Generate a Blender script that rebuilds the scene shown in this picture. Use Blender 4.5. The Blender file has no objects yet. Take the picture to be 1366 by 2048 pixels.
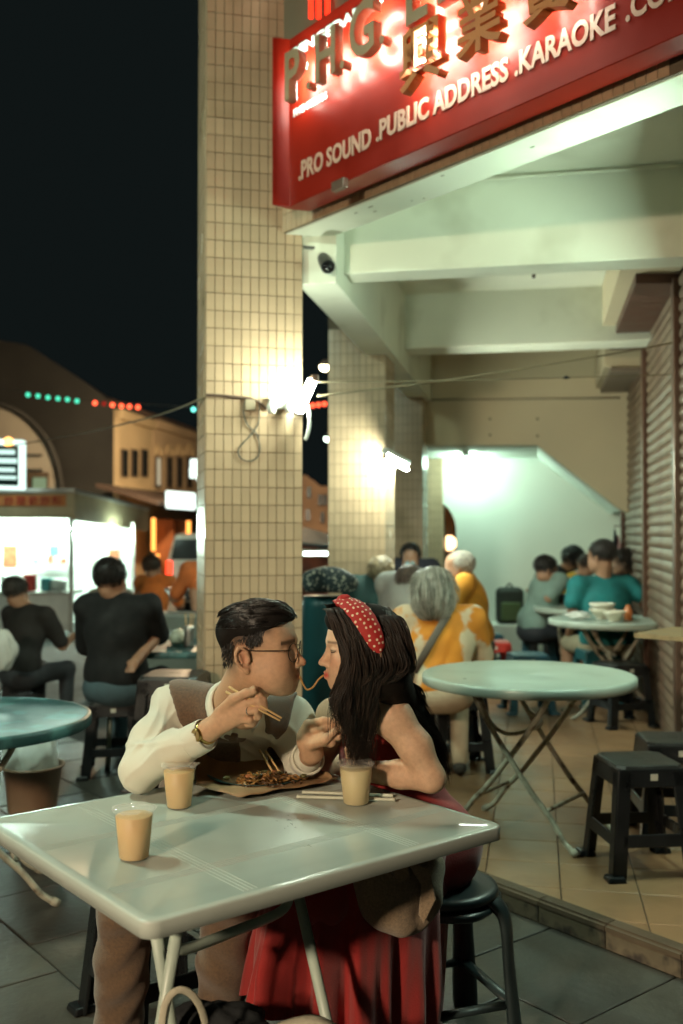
import bpy, bmesh, math, random
import numpy as np
from mathutils import Vector, Matrix
random.seed(7); np.random.seed(7)
sc = bpy.context.scene
C = sc.collection
# ------------------------------------------------------------------ camera
FPX, CAMZ = 1991.0, 1.45
PITCH = math.atan(40/FPX)
cam = bpy.data.cameras.new('camera'); co = bpy.data.objects.new('camera', cam); C.objects.link(co)
co.location = (0, 0, CAMZ); co.rotation_euler = (math.pi/2 + PITCH, 0, 0)
cam.sensor_fit = 'VERTICAL'; cam.sensor_height = 36; cam.sensor_width = 24; cam.lens = 35
cam.clip_start = 0.05; cam.clip_end = 400
cam.dof.use_dof = True; cam.dof.focus_distance = 2.52; cam.dof.aperture_fstop = 2.6
sc.camera = co
# ------------------------------------------------------------------ night sky, faint moonlight, exposure
w = bpy.data.worlds.new('World'); sc.world = w; w.use_nodes = True
bg = w.node_tree.nodes['Background']
bg.inputs['Color'].default_value = (0.0050, 0.0074, 0.0074, 1)
bg.inputs['Strength'].default_value = 1.0
sc.view_settings.view_transform = 'Standard'; sc.view_settings.look = 'None'
sc.view_settings.exposure = 0.0; sc.view_settings.gamma = 1.0
sc.cycles.use_denoising = True
sc.cycles.max_bounces = 6; sc.cycles.diffuse_bounces = 3; sc.cycles.glossy_bounces = 2
sc.cycles.transmission_bounces = 6; sc.cycles.transparent_max_bounces = 8
sc.cycles.sample_clamp_indirect = 4.0; sc.cycles.blur_glossy = 0.5
sc.cycles.caustics_reflective = False; sc.cycles.caustics_refractive = False
E_TUBE = (0.86, 1.0, 0.82)      # greenish white fluorescent
E_WARM = (1.0, 0.60, 0.30)
# ------------------------------------------------------------------ photo pixel -> place
def ray(px, py):
    u = (px-683)/FPX; v = (1024-py)/FPX; c, s = math.cos(PITCH), math.sin(PITCH)
    return Vector((u, c-v*s, s+v*c))
def at(px, py, Y):
    d = ray(px, py); t = Y/d.y
    return Vector((d.x*t, Y, CAMZ+d.z*t))
def on(px, py, z):
    d = ray(px, py); t = (z-CAMZ)/d.z
    return Vector((d.x*t, d.y*t, z))
def hit(px, py, P0, N):
    d = ray(px, py); o = Vector((0, 0, CAMZ)); t = (Vector(P0)-o).dot(Vector(N))/d.dot(Vector(N))
    return o+d*t
def proj(p):
    c, s = math.cos(PITCH), math.sin(PITCH); x, y, z = p[0], p[1], p[2]-CAMZ
    dep = y*c+z*s
    return 683+FPX*x/dep, 1024-FPX*(-y*s+z*c)/dep, dep
# ------------------------------------------------------------------ materials
MATS = {}
def pm(name, col, rough=.5, metal=0, var=.15, vs=6, bump=0, bs=60, emit=None, es=0, coat=0, trans=0, ior=1.45,
       spec=.5, sss=0, rand=0, col2=None, c2s=3, c2t=(.5, .62), alpha=1, attr=None, rvar=.15, sheen=0):
    if name in MATS: return MATS[name]
    m = bpy.data.materials.new(name); m.use_nodes = True; MATS[name] = m
    nt = m.node_tree; N = nt.nodes; L = nt.links; b = N['Principled BSDF']
    def node(t, **k):
        n = N.new(t)
        for a, v in k.items(): setattr(n, a, v)
        return n
    tc = node('ShaderNodeTexCoord'); src = tc.outputs['Object']
    nz = node('ShaderNodeTexNoise'); nz.inputs['Scale'].default_value = vs; nz.inputs['Detail'].default_value = 3
    L.new(src, nz.inputs['Vector'])
    c4 = tuple(col)+(1,)
    if attr:
        an = node('ShaderNodeAttribute', attribute_name=attr); basec = an.outputs['Color']
    else:
        rg = node('ShaderNodeRGB'); rg.outputs[0].default_value = c4; basec = rg.outputs[0]
    if col2:
        n2 = node('ShaderNodeTexNoise'); n2.inputs['Scale'].default_value = c2s; n2.inputs['Detail'].default_value = 3
        L.new(src, n2.inputs['Vector'])
        mr = node('ShaderNodeMapRange'); mr.inputs[1].default_value = c2t[0]; mr.inputs[2].default_value = c2t[1]
        L.new(n2.outputs['Fac'], mr.inputs[0])
        mx = node('ShaderNodeMix', data_type='RGBA'); L.new(mr.outputs[0], mx.inputs[0]); L.new(basec, mx.inputs[6])
        mx.inputs[7].default_value = tuple(col2)+(1,); basec = mx.outputs[2]
    mr = node('ShaderNodeMapRange'); mr.inputs[1].default_value = .25; mr.inputs[2].default_value = .75
    mr.inputs[3].default_value = 1-var; mr.inputs[4].default_value = 1+var; L.new(nz.outputs['Fac'], mr.inputs[0])
    fac = mr.outputs[0]
    if rand:
        oi = node('ShaderNodeObjectInfo'); r2 = node('ShaderNodeMapRange')
        r2.inputs[3].default_value = 1-rand; r2.inputs[4].default_value = 1+rand; L.new(oi.outputs['Random'], r2.inputs[0])
        mu = node('ShaderNodeMath', operation='MULTIPLY'); L.new(fac, mu.inputs[0]); L.new(r2.outputs[0], mu.inputs[1]); fac = mu.outputs[0]
    hs = node('ShaderNodeVectorMath', operation='SCALE'); L.new(basec, hs.inputs[0]); L.new(fac, hs.inputs['Scale'])
    L.new(hs.outputs[0], b.inputs['Base Color'])
    rr = node('ShaderNodeMapRange'); rr.inputs[1].default_value = .3; rr.inputs[2].default_value = .7
    rr.inputs[3].default_value = max(.02, rough-rvar*rough); rr.inputs[4].default_value = min(1, rough+rvar*rough)
    L.new(nz.outputs['Fac'], rr.inputs[0]); L.new(rr.outputs[0], b.inputs['Roughness'])
    b.inputs['Metallic'].default_value = metal; b.inputs['Specular IOR Level'].default_value = spec
    b.inputs['Coat Weight'].default_value = coat; b.inputs['Transmission Weight'].default_value = trans
    b.inputs['IOR'].default_value = ior; b.inputs['Alpha'].default_value = alpha
    b.inputs['Sheen Weight'].default_value = sheen
    if sss:
        b.inputs['Subsurface Weight'].default_value = sss; b.inputs['Subsurface Radius'].default_value = (1, .35, .2)
        b.inputs['Subsurface Scale'].default_value = .006
    if emit: b.inputs['Emission Color'].default_value = tuple(emit)+(1,); b.inputs['Emission Strength'].default_value = es
    if bump:
        nb = node('ShaderNodeTexNoise'); nb.inputs['Scale'].default_value = bs; nb.inputs['Detail'].default_value = 3
        L.new(src, nb.inputs['Vector'])
        bn = node('ShaderNodeBump'); bn.inputs['Strength'].default_value = bump; bn.inputs['Distance'].default_value = .01
        L.new(nb.outputs['Fac'], bn.inputs['Height']); L.new(bn.outputs[0], b.inputs['Normal'])
    return m
def em(name, col, s):
    if name in MATS: return MATS[name]
    m = bpy.data.materials.new(name); m.use_nodes = True; MATS[name] = m; nt = m.node_tree; nt.nodes.clear()
    e = nt.nodes.new('ShaderNodeEmission'); e.inputs[0].default_value = tuple(col)+(1,); e.inputs[1].default_value = s
    nt.links.new(e.outputs[0], nt.nodes.new('ShaderNodeOutputMaterial').inputs[0])
    if s < 10: m.cycles.emission_sampling = 'NONE'
    return m
# ------------------------------------------------------------------ objects
def tag(o, label, cat, group=None):
    o['label'] = label; o['category'] = cat
    if group: o['group'] = group
    return o
def link(o, parent=None):
    C.objects.link(o)
    if parent is not None:
        o.parent = parent; o.matrix_parent_inverse = parent.matrix_basis.inverted()
    return o
def thing(name, label, cat, loc=(0, 0, 0), rz=0, group=None):
    o = bpy.data.objects.new(name, None); o.empty_display_size = .1
    o.matrix_basis = Matrix.Translation(Vector(loc)) @ Matrix.Rotation(rz, 4, 'Z')
    C.objects.link(o)
    return tag(o, label, cat, group)
def copy_tree(o, parent=None):
    c = o.copy(); C.objects.link(c)
    if parent is not None: c.parent = parent; c.matrix_parent_inverse = o.matrix_parent_inverse.copy()
    for ch in o.children: copy_tree(ch, c)
    return c
def clip_poly(poly, P, N):
    out = []
    for i in range(len(poly)):
        a, b = Vector(poly[i]), Vector(poly[(i+1) % len(poly)])
        da, db = (a-P).dot(N), (b-P).dot(N)
        if da >= 0: out.append(a)
        if da*db < 0: out.append(a+(b-a)*(da/(da-db)))
    return out
class MB:
    def __init__(s): s.v = []; s.f = []; s.sm = []
    def add(s, vs, fs, smooth=False):
        o = len(s.v); s.v += [tuple(x) for x in vs]; s.f += [tuple(i+o for i in f) for f in fs]; s.sm += [smooth]*len(fs)
        return s
    def box(s, c, size, ax=None, taper=1):
        X, Y, Z = ax if ax else (Vector((1, 0, 0)), Vector((0, 1, 0)), Vector((0, 0, 1)))
        c = Vector(c); vs = []
        for k in (-1, 1):
            t = 1 if k < 0 else taper
            for (i, j) in ((-1, -1), (1, -1), (1, 1), (-1, 1)):
                vs.append(c+Vector(X)*(i*size[0]/2*t)+Vector(Y)*(j*size[1]/2*t)+Vector(Z)*(k*size[2]/2))
        return s.add(vs, [(3, 2, 1, 0), (4, 5, 6, 7), (0, 1, 5, 4), (1, 2, 6, 5), (2, 3, 7, 6), (3, 0, 4, 7)])
    def hexa(s, b, t):
        return s.add(list(b)+list(t), [(3, 2, 1, 0), (4, 5, 6, 7), (0, 1, 5, 4), (1, 2, 6, 5), (2, 3, 7, 6), (3, 0, 4, 7)])
    def prism(s, poly, z0, z1):
        n = len(poly); vs = [(p[0], p[1], z0) for p in poly]+[(p[0], p[1], z1) for p in poly]
        return s.add(vs, [tuple(range(n-1, -1, -1)), tuple(range(n, 2*n))]+[(i, (i+1) % n, n+(i+1) % n, n+i) for i in range(n)])
    def slab(s, poly3, off):
        n = len(poly3); off = Vector(off); vs = [Vector(p) for p in poly3]+[Vector(p)+off for p in poly3]
        return s.add(vs, [tuple(range(n-1, -1, -1)), tuple(range(n, 2*n))]+[(i, (i+1) % n, n+(i+1) % n, n+i) for i in range(n)])
    def tube(s, pts, r, n=8, closed=False, flat=1, up=None):
        pts = [Vector(p) for p in pts]; m = len(pts); rs = r if hasattr(r, '__len__') else [r]*m
        tg = []
        for i in range(m):
            a = pts[(i-1) % m] if closed else pts[max(i-1, 0)]; b = pts[(i+1) % m] if closed else pts[min(i+1, m-1)]
            t = (b-a); tg.append(t.normalized() if t.length > 1e-9 else Vector((0, 0, 1)))
        u = Vector(up) if up is not None else (Vector((0, 0, 1)) if abs(tg[0].z) < .9 else Vector((1, 0, 0)))
        vs = []
        for i in range(m):
            u = (u-tg[i]*u.dot(tg[i])).normalized(); w = tg[i].cross(u)
            for k in range(n):
                a = 2*math.pi*k/n; vs.append(pts[i]+u*(rs[i]*flat*math.cos(a))+w*(rs[i]*math.sin(a)))
        fs = [(i*n+k, i*n+(k+1) % n, ((i+1) % m)*n+(k+1) % n, ((i+1) % m)*n+k) for i in range(m if closed else m-1) for k in range(n)]
        if not closed: fs += [tuple(range(n-1, -1, -1)), tuple((m-1)*n+k for k in range(n))]
        return s.add(vs, fs, True)
    def lathe(s, prof, n=24, c=(0, 0, 0), cap=True):
        vs = []; m = len(prof); c = Vector(c)
        for (r, z) in prof:
            for k in range(n):
                a = 2*math.pi*k/n; vs.append((c.x+r*math.cos(a), c.y+r*math.sin(a), c.z+z))
        fs = [(i*n+k, i*n+(k+1) % n, (i+1)*n+(k+1) % n, (i+1)*n+k) for i in range(m-1) for k in range(n)]
        if cap: fs += [tuple(range(n-1, -1, -1)), tuple((m-1)*n+k for k in range(n))]
        return s.add(vs, fs, True)
    def mesh(s, name):
        me = bpy.data.meshes.new(name); me.from_pydata([tuple(v) for v in s.v], [], s.f)
        me.polygons.foreach_set('use_smooth', s.sm); me.update(); return me
    def build(s, name, mat, parent=None, bevel=0, seg=2, auto=None):
        me = s.mesh(name); me.materials.append(mat)
        o = bpy.data.objects.new(name, me); link(o, parent)
        if bevel:
            b = o.modifiers.new('bevel', 'BEVEL'); b.width = bevel; b.segments = seg; b.limit_method = 'ANGLE'; b.angle_limit = math.radians(40)
        if auto:
            me.polygons.foreach_set('use_smooth', [True]*len(me.polygons))
            me.set_sharp_from_angle(angle=math.radians(auto))
        return o
def inst(name, me, loc, rot=None, parent=None, scale=None):
    o = bpy.data.objects.new(name, me); M = Matrix.Translation(Vector(loc))
    if rot is not None: M = M @ rot.to_4x4()
    if scale is not None: M = M @ Matrix.Diagonal(tuple(scale)+(1,))
    C.objects.link(o)
    if parent is not None: o.parent = parent; o.matrix_parent_inverse = parent.matrix_basis.inverted()
    o.matrix_basis = M
    return o
def bezier(pts, n=8):
    """smooth path through points (Catmull-Rom)"""
    P = [Vector(p) for p in pts]; out = []
    for i in range(len(P)-1):
        p0, p1, p2, p3 = P[max(i-1, 0)], P[i], P[i+1], P[min(i+2, len(P)-1)]
        for k in range(n):
            t = k/n
            out.append(.5*((2*p1)+(p2-p0)*t+(2*p0-5*p1+4*p2-p3)*t*t+(3*p1-p0-3*p2+p3)*t**3))
    out.append(P[-1]); return out
def V3(x, y, z=0): return Vector((x, y, z))
UP = V3(0, 0, 1)
# ================================================================== the setting
ARC = 0.08                                   # arcade floor height above the street
d1 = V3(math.sin(math.radians(11.1)), math.cos(math.radians(11.1))); e1 = V3(d1.y, -d1.x)       # along / across the arcade
a2 = math.radians(38.5); d2 = V3(math.sin(a2), -math.cos(a2)); n2 = V3(math.cos(a2), math.sin(a2))  # along the chamfered front / inward
CU = on(999, 1770, ARC); CU.z = 0            # a point on the kerb's outer edge
M_asph = pm('street_asphalt', (.045, .047, .044), .75, var=.3, vs=3, bump=.3, bs=40)
M_slab = pm('paving_stone', (.062, .057, .046), .42, var=.35, vs=5, bump=.25, bs=30, rand=.18, col2=(.04, .04, .036), c2s=2.2, c2t=(.45, .7))
M_tile = pm('terracotta_floor_tile', (.27, .155, .08), .32, var=.18, vs=4, bump=.06, bs=25, rand=.10, col2=(.16, .09, .05), c2s=5, c2t=(.52, .8))
M_grout = pm('dark_grout', (.07, .055, .04), .9)
M_nose = pm('step_nosing', (.12, .085, .055), .5, var=.3, rand=.15, bump=.1)
M_riser = pm('step_riser', (.15, .115, .075), .55, var=.5, vs=7, rand=.2, bump=.1, col2=(.04, .03, .025), c2s=9)
M_ptile = pm('cream_glazed_tile', (.45, .32, .205), .25, var=.12, vs=3, rand=.07, col2=(.30, .22, .13), c2s=2.2, c2t=(.55, .75), spec=.5)
M_pgrout = pm('pillar_grout', (.15, .115, .075), .85)
M_paint = pm('ceiling_paint', (.70, .70, .57), .75, var=.08, vs=1.6, bump=.08, bs=20, col2=(.54, .53, .41), c2s=2.1, c2t=(.56, .74))
M_beige = pm('beige_wall_paint', (.50, .42, .28), .8, var=.08, vs=1.2, bump=.05, bs=20)
M_white = pm('white_wall_paint', (.72, .74, .66), .8, var=.05, vs=1)
M_brown = pm('brown_painted_lintel', (.085, .04, .027), .5, var=.3)
M_shut = pm('roller_shutter_steel', (.20, .14, .095), .42, metal=.35, var=.3, vs=3, col2=(.11, .045, .03), c2s=1.7, c2t=(.5, .65), rand=.06)
M_rail = pm('shutter_rail', (.12, .07, .05), .35, metal=.3)
# ---- ground
g = MB(); g.add([(-120, -20, -.012), (120, -20, -.012), (120, 200, -.012), (-120, 200, -.012)], [(0, 1, 2, 3)])
street = g.build('street', M_asph); street['kind'] = 'structure'
# ---- paving slabs (stone, laid along the kerb)
pav = MB(); pb = [V3(-6, 1.2), V3(3, 1.2), V3(3, 14), V3(-6, 14)]
pav.add([(p.x, p.y, -.008) for p in pb], [(0, 1, 2, 3)])
pavement = pav.build('pavement', pm('slab_joint', (.03, .03, .027), .9)); pavement['kind'] = 'structure'
SL = .52
def slab_mesh(poly, z0, z1, name):
    m = MB(); c = sum((Vector(p) for p in poly), V3(0, 0))/len(poly)
    top = [c+(Vector(p)-c)*.985 for p in poly]; n = len(poly)
    vs = [(p.x, p.y, z0) for p in poly]+[(p.x, p.y, z1-.002) for p in poly]+[(p.x, p.y, z1) for p in top]
    fs = [(i, (i+1) % n, n+(i+1) % n, n+i) for i in range(n)]+[(n+i, n+(i+1) % n, 2*n+(i+1) % n, 2*n+i) for i in range(n)]+[tuple(range(2*n, 3*n))]
    m.add(vs, fs); return m.mesh(name)
def sl_poly(i, j, S, gap, A, B):
    h = S/2-gap/2; off = .5*S if j % 2 else 0
    c = A*(i*S+off)+B*(j*S)
    return c, [c-A*h-B*h, c+A*h-B*h, c+A*h+B*h, c-A*h+B*h]
slab_me = None; cand = []
for j in range(-30, 3):
    for i in range(-40, 40):
        c, poly = sl_poly(i, j, SL, .008, d2, n2); c = c+CU-n2*(SL/2+.005); poly = [p+CU-n2*(SL/2+.005) for p in poly]
        if c.y < 2.5 or c.y > 9: continue
        q = proj((c.x, c.y, 0))
        if q[0] < -150 or q[0] > 1520 or q[1] > 2200: continue
        if (c-CU).dot(n2) > -.2: continue
        cand.append((c.y, c, poly))
cand.sort(key=lambda t: t[0])
for _, c, poly in cand[:240]:
    if slab_me is None:
        slab_me = slab_mesh([V3(p.x-c.x, p.y-c.y) for p in poly], -.01, 0, 'paving_slab'); slab_me.materials.append(M_slab)
    inst('paving_slab', slab_me, (c.x, c.y, random.uniform(-.0015, .0015)), None, pavement)
# ---- arcade floor with terracotta tiles
WX = lambda y: 2.80-.1967*(9.9-y)            # shutter wall line
out_edge = CU-d2*1.62                        # corner of the raised floor in front of the first pillar
far = out_edge+d1*6.6
fl = [out_edge, CU+d2*2.2, V3(WX(2.2)+.6, 2.2), V3(WX(13)+.3, 13), out_edge+d1*8.6]
f = MB(); f.prism([(p.x, p.y) for p in fl], -.005, ARC-.006)
floor = f.build('arcade_floor', M_grout); floor['kind'] = 'structure'
TS = .293; tile_me = None; nose_in = CU+n2*.055
n = 0
for j in range(-3, 34):
    for i in range(-14, 14):
        O = on(1118, 1727, ARC); O.z = 0
        c = O+e1*((i+.5)*TS)+d1*((j+.5-4)*TS); h = TS/2-.0022
        poly = [c-e1*h-d1*h, c+e1*h-d1*h, c+e1*h+d1*h, c-e1*h+d1*h]
        q = proj((c.x, c.y, ARC))
        if q[2] < 1 or q[0] < 560 or q[0] > 1440 or q[1] > 2120 or c.y > 9.9 or c.x > WX(c.y)+.1: continue
        if (c-out_edge).dot(e1) < 0: continue
        cut = clip_poly(poly, nose_in, n2)
        if len(cut) < 3: continue
        full = all((p-nose_in).dot(n2) >= 0 for p in poly)
        if full:
            if tile_me is None:
                tile_me = slab_mesh([p-c for p in poly], -.008, 0, 'floor_tile'); tile_me.materials.append(M_tile)
            inst('floor_tile', tile_me, (c.x, c.y, ARC+random.uniform(-.0006, .0006)), None, floor)
        else:
            me = slab_mesh([p-c for p in cut], -.008, 0, 'floor_tile'); me.materials.append(M_tile)
            inst('floor_tile', me, (c.x, c.y, ARC), None, floor)
        n += 1
print('floor tiles', n)
# ---- kerb: ribbed nosing tiles over riser tiles
k = MB(); kp = [CU-d2*1.6-n2*-.004, CU+d2*2.2+n2*.004, CU+d2*2.2+n2*.05, CU-d2*1.6+n2*.05]
k.prism([(p.x, p.y) for p in kp], 0, ARC-.004); kerb = k.build('kerb', M_grout); kerb['kind'] = 'structure'
TL = .30; nm = MB()
for r in range(5):
    nm.box((0, .001+.0052+r*.0106, .006), (TL-.004, .0074, .012))
nm.box((0, .027, .003), (TL-.004, .054, .006)); nm.box((0, -.006, -.004), (TL-.004, .014, .016))
rotk = Matrix((( d2.x, n2.x, 0), (d2.y, n2.y, 0), (0, 0, 1)))
nme = nm.mesh('nosing_tile'); nme.materials.append(M_nose)
rm = MB(); rm.box((0, 0, 0), (TL-.005, .008, ARC-.016)); rme = rm.mesh('riser_tile'); rme.materials.append(M_riser)
for i in range(-5, 8):
    p = CU+d2*(i*TL+.05)
    inst('nosing_tile', nme, (p.x, p.y, ARC-.006), rotk, kerb)
    p = p-n2*.003
    inst('riser_tile', rme, (p.x, p.y, (ARC-.016)/2-.001), rotk, kerb)
# ================================================================== the arcade building
bld = thing('arcade_building', 'corner shophouse with cream tiled pillars, pale ceiling beams and roller shutters', 'building', (1.2, 7.5, 0))
TW, TH = .0446, .0885
tme = MB(); hx, hz = TW/2-.0012, TH/2-.0012
tme.add([(-hx, 0, -hz), (hx, 0, -hz), (hx, 0, hz), (-hx, 0, hz), (-hx+.0015, -.0035, -hz+.0015), (hx-.0015, -.0035, -hz+.0015), (hx-.0015, -.0035, hz-.0015), (-hx+.0015, -.0035, hz-.0015)],
        [(4, 5, 6, 7), (0, 1, 5, 4), (1, 2, 6, 5), (2, 3, 7, 6), (3, 0, 4, 7)])
tile_mesh = tme.mesh('wall_tile'); tile_mesh.materials.append(M_ptile)
def face_tiles(parent, P, U, Wd, z0, z1, single=0, key=None, tw=TW, th=TH):
    """tiles on a vertical face from P along U (outward normal = U x up); the first `single` become objects, the rest one part"""
    nx = max(1, round(Wd/tw)); sx = Wd/nx; nz_ = int((z1-z0)/th); Nn = Vector((U.y, -U.x, 0))
    R = Matrix(((U.x, -Nn.x, 0), (U.y, -Nn.y, 0), (0, 0, 1))); rest = MB(); cells = []
    for r in range(nz_):
        for q in range(nx):
            cells.append((r, q, P+U*((q+.5)*sx)+V3(0, 0, z0+(r+.5)*th)+Nn*.001))
    if key: cells.sort(key=key)
    for idx, (r, q, c) in enumerate(cells):
        if idx < single:
            rr = R @ Matrix.Rotation(random.uniform(-.012, .012), 3, 'Z') @ Matrix.Rotation(random.uniform(-.008, .008), 3, 'X')
            inst('wall_tile', tile_mesh, c, rr, parent, (sx/tw, 1, th/TH))
        else:
            vs = [c+R@(Vector((v.co.x*sx/tw, v.co.y, v.co.z*th/TH))) for v in tile_mesh.vertices]
            rest.add(vs, [tuple(p.vertices) for p in tile_mesh.polygons])
    if rest.v:
        o = rest.build('tile_field', M_ptile, parent); o['kind'] = 'stuff'
# pillar 1
A1 = at(411, 900, 4.95); A1.z = 0; ang = math.radians(13); u1 = V3(math.cos(ang), math.sin(ang)); b1 = V3(-u1.y, u1.x); W1 = .4904
def pillar(P, U, Wd, D, z1, label):
    Bk = V3(-U.y, U.x); m = MB(); poly = [P, P+U*Wd, P+U*Wd+Bk*D, P+Bk*D]
    m.prism([(p.x, p.y) for p in poly], ARC-.02, z1)
    o = m.build('pillar', M_pgrout, bld); o['label'] = label; return o
p1 = pillar(A1, u1, W1, .44, 6.0, 'nearest cream tiled pillar with a lamp and loose cables')
face_tiles(p1, A1, u1, W1, ARC, 5.8, 300, key=lambda c: abs(c[2].z-2.3))
face_tiles(p1, A1+b1*.44, V3(-b1.x, -b1.y), .44, ARC, 5.8)
# pillars 2 to 4 along the arcade
PZ = [(771, 7.09), (845, 9.37), (885, 11.33)]
pl = []
for i, (px, Y) in enumerate(PZ):
    R_ = at(px, 1064, Y); R_.z = 0; Pw = .4166
    P = R_-e1*Pw
    o = pillar(P, e1, Pw, .43, 3.0, ['cream tiled pillar with a fluorescent batten, second in the row', 'shaded tiled pillar, third in the row', 'brightly lit tiled pillar beside the arched opening'][i])
    face_tiles(o, P, e1, Pw, ARC, 2.99, 290 if i == 0 else 0, key=lambda c: -c[2].z)
    face_tiles(o, R_, d1, .43, ARC, 2.99)
    pl.append(o)
# ceiling and beams
O1 = at(608, 1064, 5.24); O1.z = 0
CEIL = 3.29
cm = MB(); cpoly = [A1+u1*.40+b1*.1, CU+n2*.1-d2*1.1, CU+n2*.1+d2*2.0, V3(WX(2.3)+.2, 2.3), V3(WX(10.2)+.2, 10.2), O1+d1*5.2]
cm.prism([(p.x, p.y) for p in cpoly], CEIL, CEIL+.12); cm.build('ceiling', M_paint, bld)
def beam(P, Q, wdt, z0, z1, name='beam', mat=M_paint, side=1, bev=.006):
    P, Q = Vector(P), Vector(Q); t = (Q-P).normalized(); nn = V3(t.y, -t.x)*side
    m = MB(); m.prism([(p.x, p.y) for p in (P, Q, Q+nn*wdt, P+nn*wdt)], z0, z1)
    if side > 0: m.f = [tuple(reversed(f)) for f in m.f]
    return m.build(name, mat, bld, bevel=bev)
SOF1 = 2.72
beam(O1-d1*.15, O1+d1*4.75, .205, SOF1, CEIL, 'arcade_beam')
# front beam under the sign
FS = 2.965
BL = hit(563, 463, CU, n2); BL.z = 0
fb0 = BL; fb1 = CU+d2*2.4
fbm = beam(fb0+n2*.012, fb1+n2*.012, .215, FS, CEIL+.1, 'front_beam', side=-1)
ftm = MB(); q0 = fb0-d2*.02
# tiled fascia strip above the soffit and the facade behind the sign
fas = MB(); fas.prism([(p.x, p.y) for p in (fb0, fb1, fb1+n2*.01, fb0+n2*.01)], FS+.004, 5.6)
fas.build('front_fascia', M_pgrout, bld)
fo = bpy.data.objects[-1] if False else [o for o in bld.children if o.name.startswith('front_fascia')][0]
face_tiles(fo, fb0, d2, 2.25, FS+.006, FS+.006+.0885*2, 110, key=lambda c: (c[0], c[1]))
# cross beams
def cross(px, py, zs_, depth, z0, nm_):
    c = hit(px, py, (0, 0, z0), (0, 0, 1)); c.z = 0
    l = c-e1*((c-O1).dot(e1)-.19); r = c+e1*2.6
    return beam(l-d1*depth, r-d1*depth, depth, z0, CEIL+.02, nm_, side=-1)
cross(1000, 552, 0, .20, 2.82, 'cross_beam')
cross(1000, 705, 0, .30, 2.87, 'cross_beam')
# conduit on the ceiling junction
cq = hit(1000, 552, (0, 0, 2.82), (0, 0, 1)); cq.z = CEIL-.022
cl = cq-d1*.225
m = MB(); m.tube([cl-e1*.75, cl+e1*1.6], .009, 6); m.build('conduit', M_paint, bld)
# wall beam over the shutters
def wl(y, off=0, z=0): return V3(WX(y)+off, y, z)
def wbox(y0, y1, o0, o1, z0, z1, name, mat):
    m = MB(); m.prism([(p.x, p.y) for p in (wl(y0, o0), wl(y0, o1), wl(y1, o1), wl(y1, o0))], z0, z1); return m.build(name, mat, bld, bevel=.004)
wbox(5.30, 8.05, -.36, .0, 2.99, CEIL+.01, 'wall_beam', M_beige)
wbox(5.9, 8.07, -.262, .03, 2.93, 3.3, 'lintel', M_brown)
wbox(8.12, 9.9, -.30, .0, 2.80, CEIL+.01, 'wall_beam', M_beige)
wbox(8.10, 9.88, -.255, .03, 2.755, 2.795, 'lintel', pm('grey_brown_lintel', (.19, .15, .11), .6))
# shutter wall
wbox(4.2, 9.95, .06, .3, ARC, 3.4, 'shop_wall', M_beige)
prof = []
SH = .078
def slat_mesh(L):
    m = MB(); nseg = 7; vs = []
    for i in range(nseg+1):
        t = i/nseg; z = t*SH; x = -.012*math.sin(math.pi*min(1, t*1.15))**.8 if t < .87 else .004
        vs += [(x, 0, z), (x, L, z)]
    m.add(vs, [(2*i, 2*i+1, 2*i+3, 2*i+2) for i in range(nseg)], True); return m
rotw = Matrix(((d1.y, d1.x, 0), (-d1.x, d1.y, 0), (0, 0, 1)))
for (y0, y1, zt) in ((3.9, 5.86, 2.95), (5.98, 7.62, 2.95), (7.73, 9.6, 2.78)):
    L = (y1-y0)/d1.y; me = slat_mesh(L).mesh('slat'); me.materials.append(M_shut)
    sh = MB(); sh.prism([(p.x, p.y) for p in (wl(y0, .012), wl(y0, .03), wl(y1, .03), wl(y1, .012))], ARC, zt)
    so = sh.build('roller_shutter', pm('shutter_back', (.06, .045, .035), .8), bld)
    z = ARC+.01
    while z < zt:
        inst('slat', me, wl(y0, 0, z), rotw, so); z += SH
for (y, wv) in ((5.92, .12), (7.675, .11), (9.66, .1)):
    m = MB(); m.prism([(p.x, p.y) for p in (wl(y-wv/2, -.045), wl(y-wv/2, .05), wl(y+wv/2, .05), wl(y+wv/2, -.045))], ARC, 2.96)
    m.build('guide_rail', M_rail, bld, bevel=.006)
# stair wall with the sloping opening, at the back of the arcade
SW = hit(1000, 1064, V3(0, 9.8, 0)+e1*0, d1)
Pst = V3(SW.x, SW.y, 0)
def stp(px, py, off=0): return hit(px, py, Pst+d1*off, d1)
pts = [stp(830, 690), stp(1262, 690), stp(1262, 1030), stp(1240, 1018), stp(1075, 890), stp(840, 890)]
m = MB(); m.slab(pts, d1*.26); m.build('stair_wall', M_beige, bld)
# alcove beyond: ceiling, back wall with arch, right wall
zc = stp(900, 890).z
AB = Pst+d1*1.75
L0 = stp(846, 1064)-e1*.1; L0.z = 0; R0 = stp(1250, 1064)+e1*.2; R0.z = 0
m = MB(); m.prism([(p.x, p.y) for p in (L0+d1*.262, R0+d1*.262-e1*.95, R0+d1*1.85-e1*.95, L0+d1*1.85)], zc-.003, zc+.1); m.build('alcove_ceiling', M_white, bld)
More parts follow.
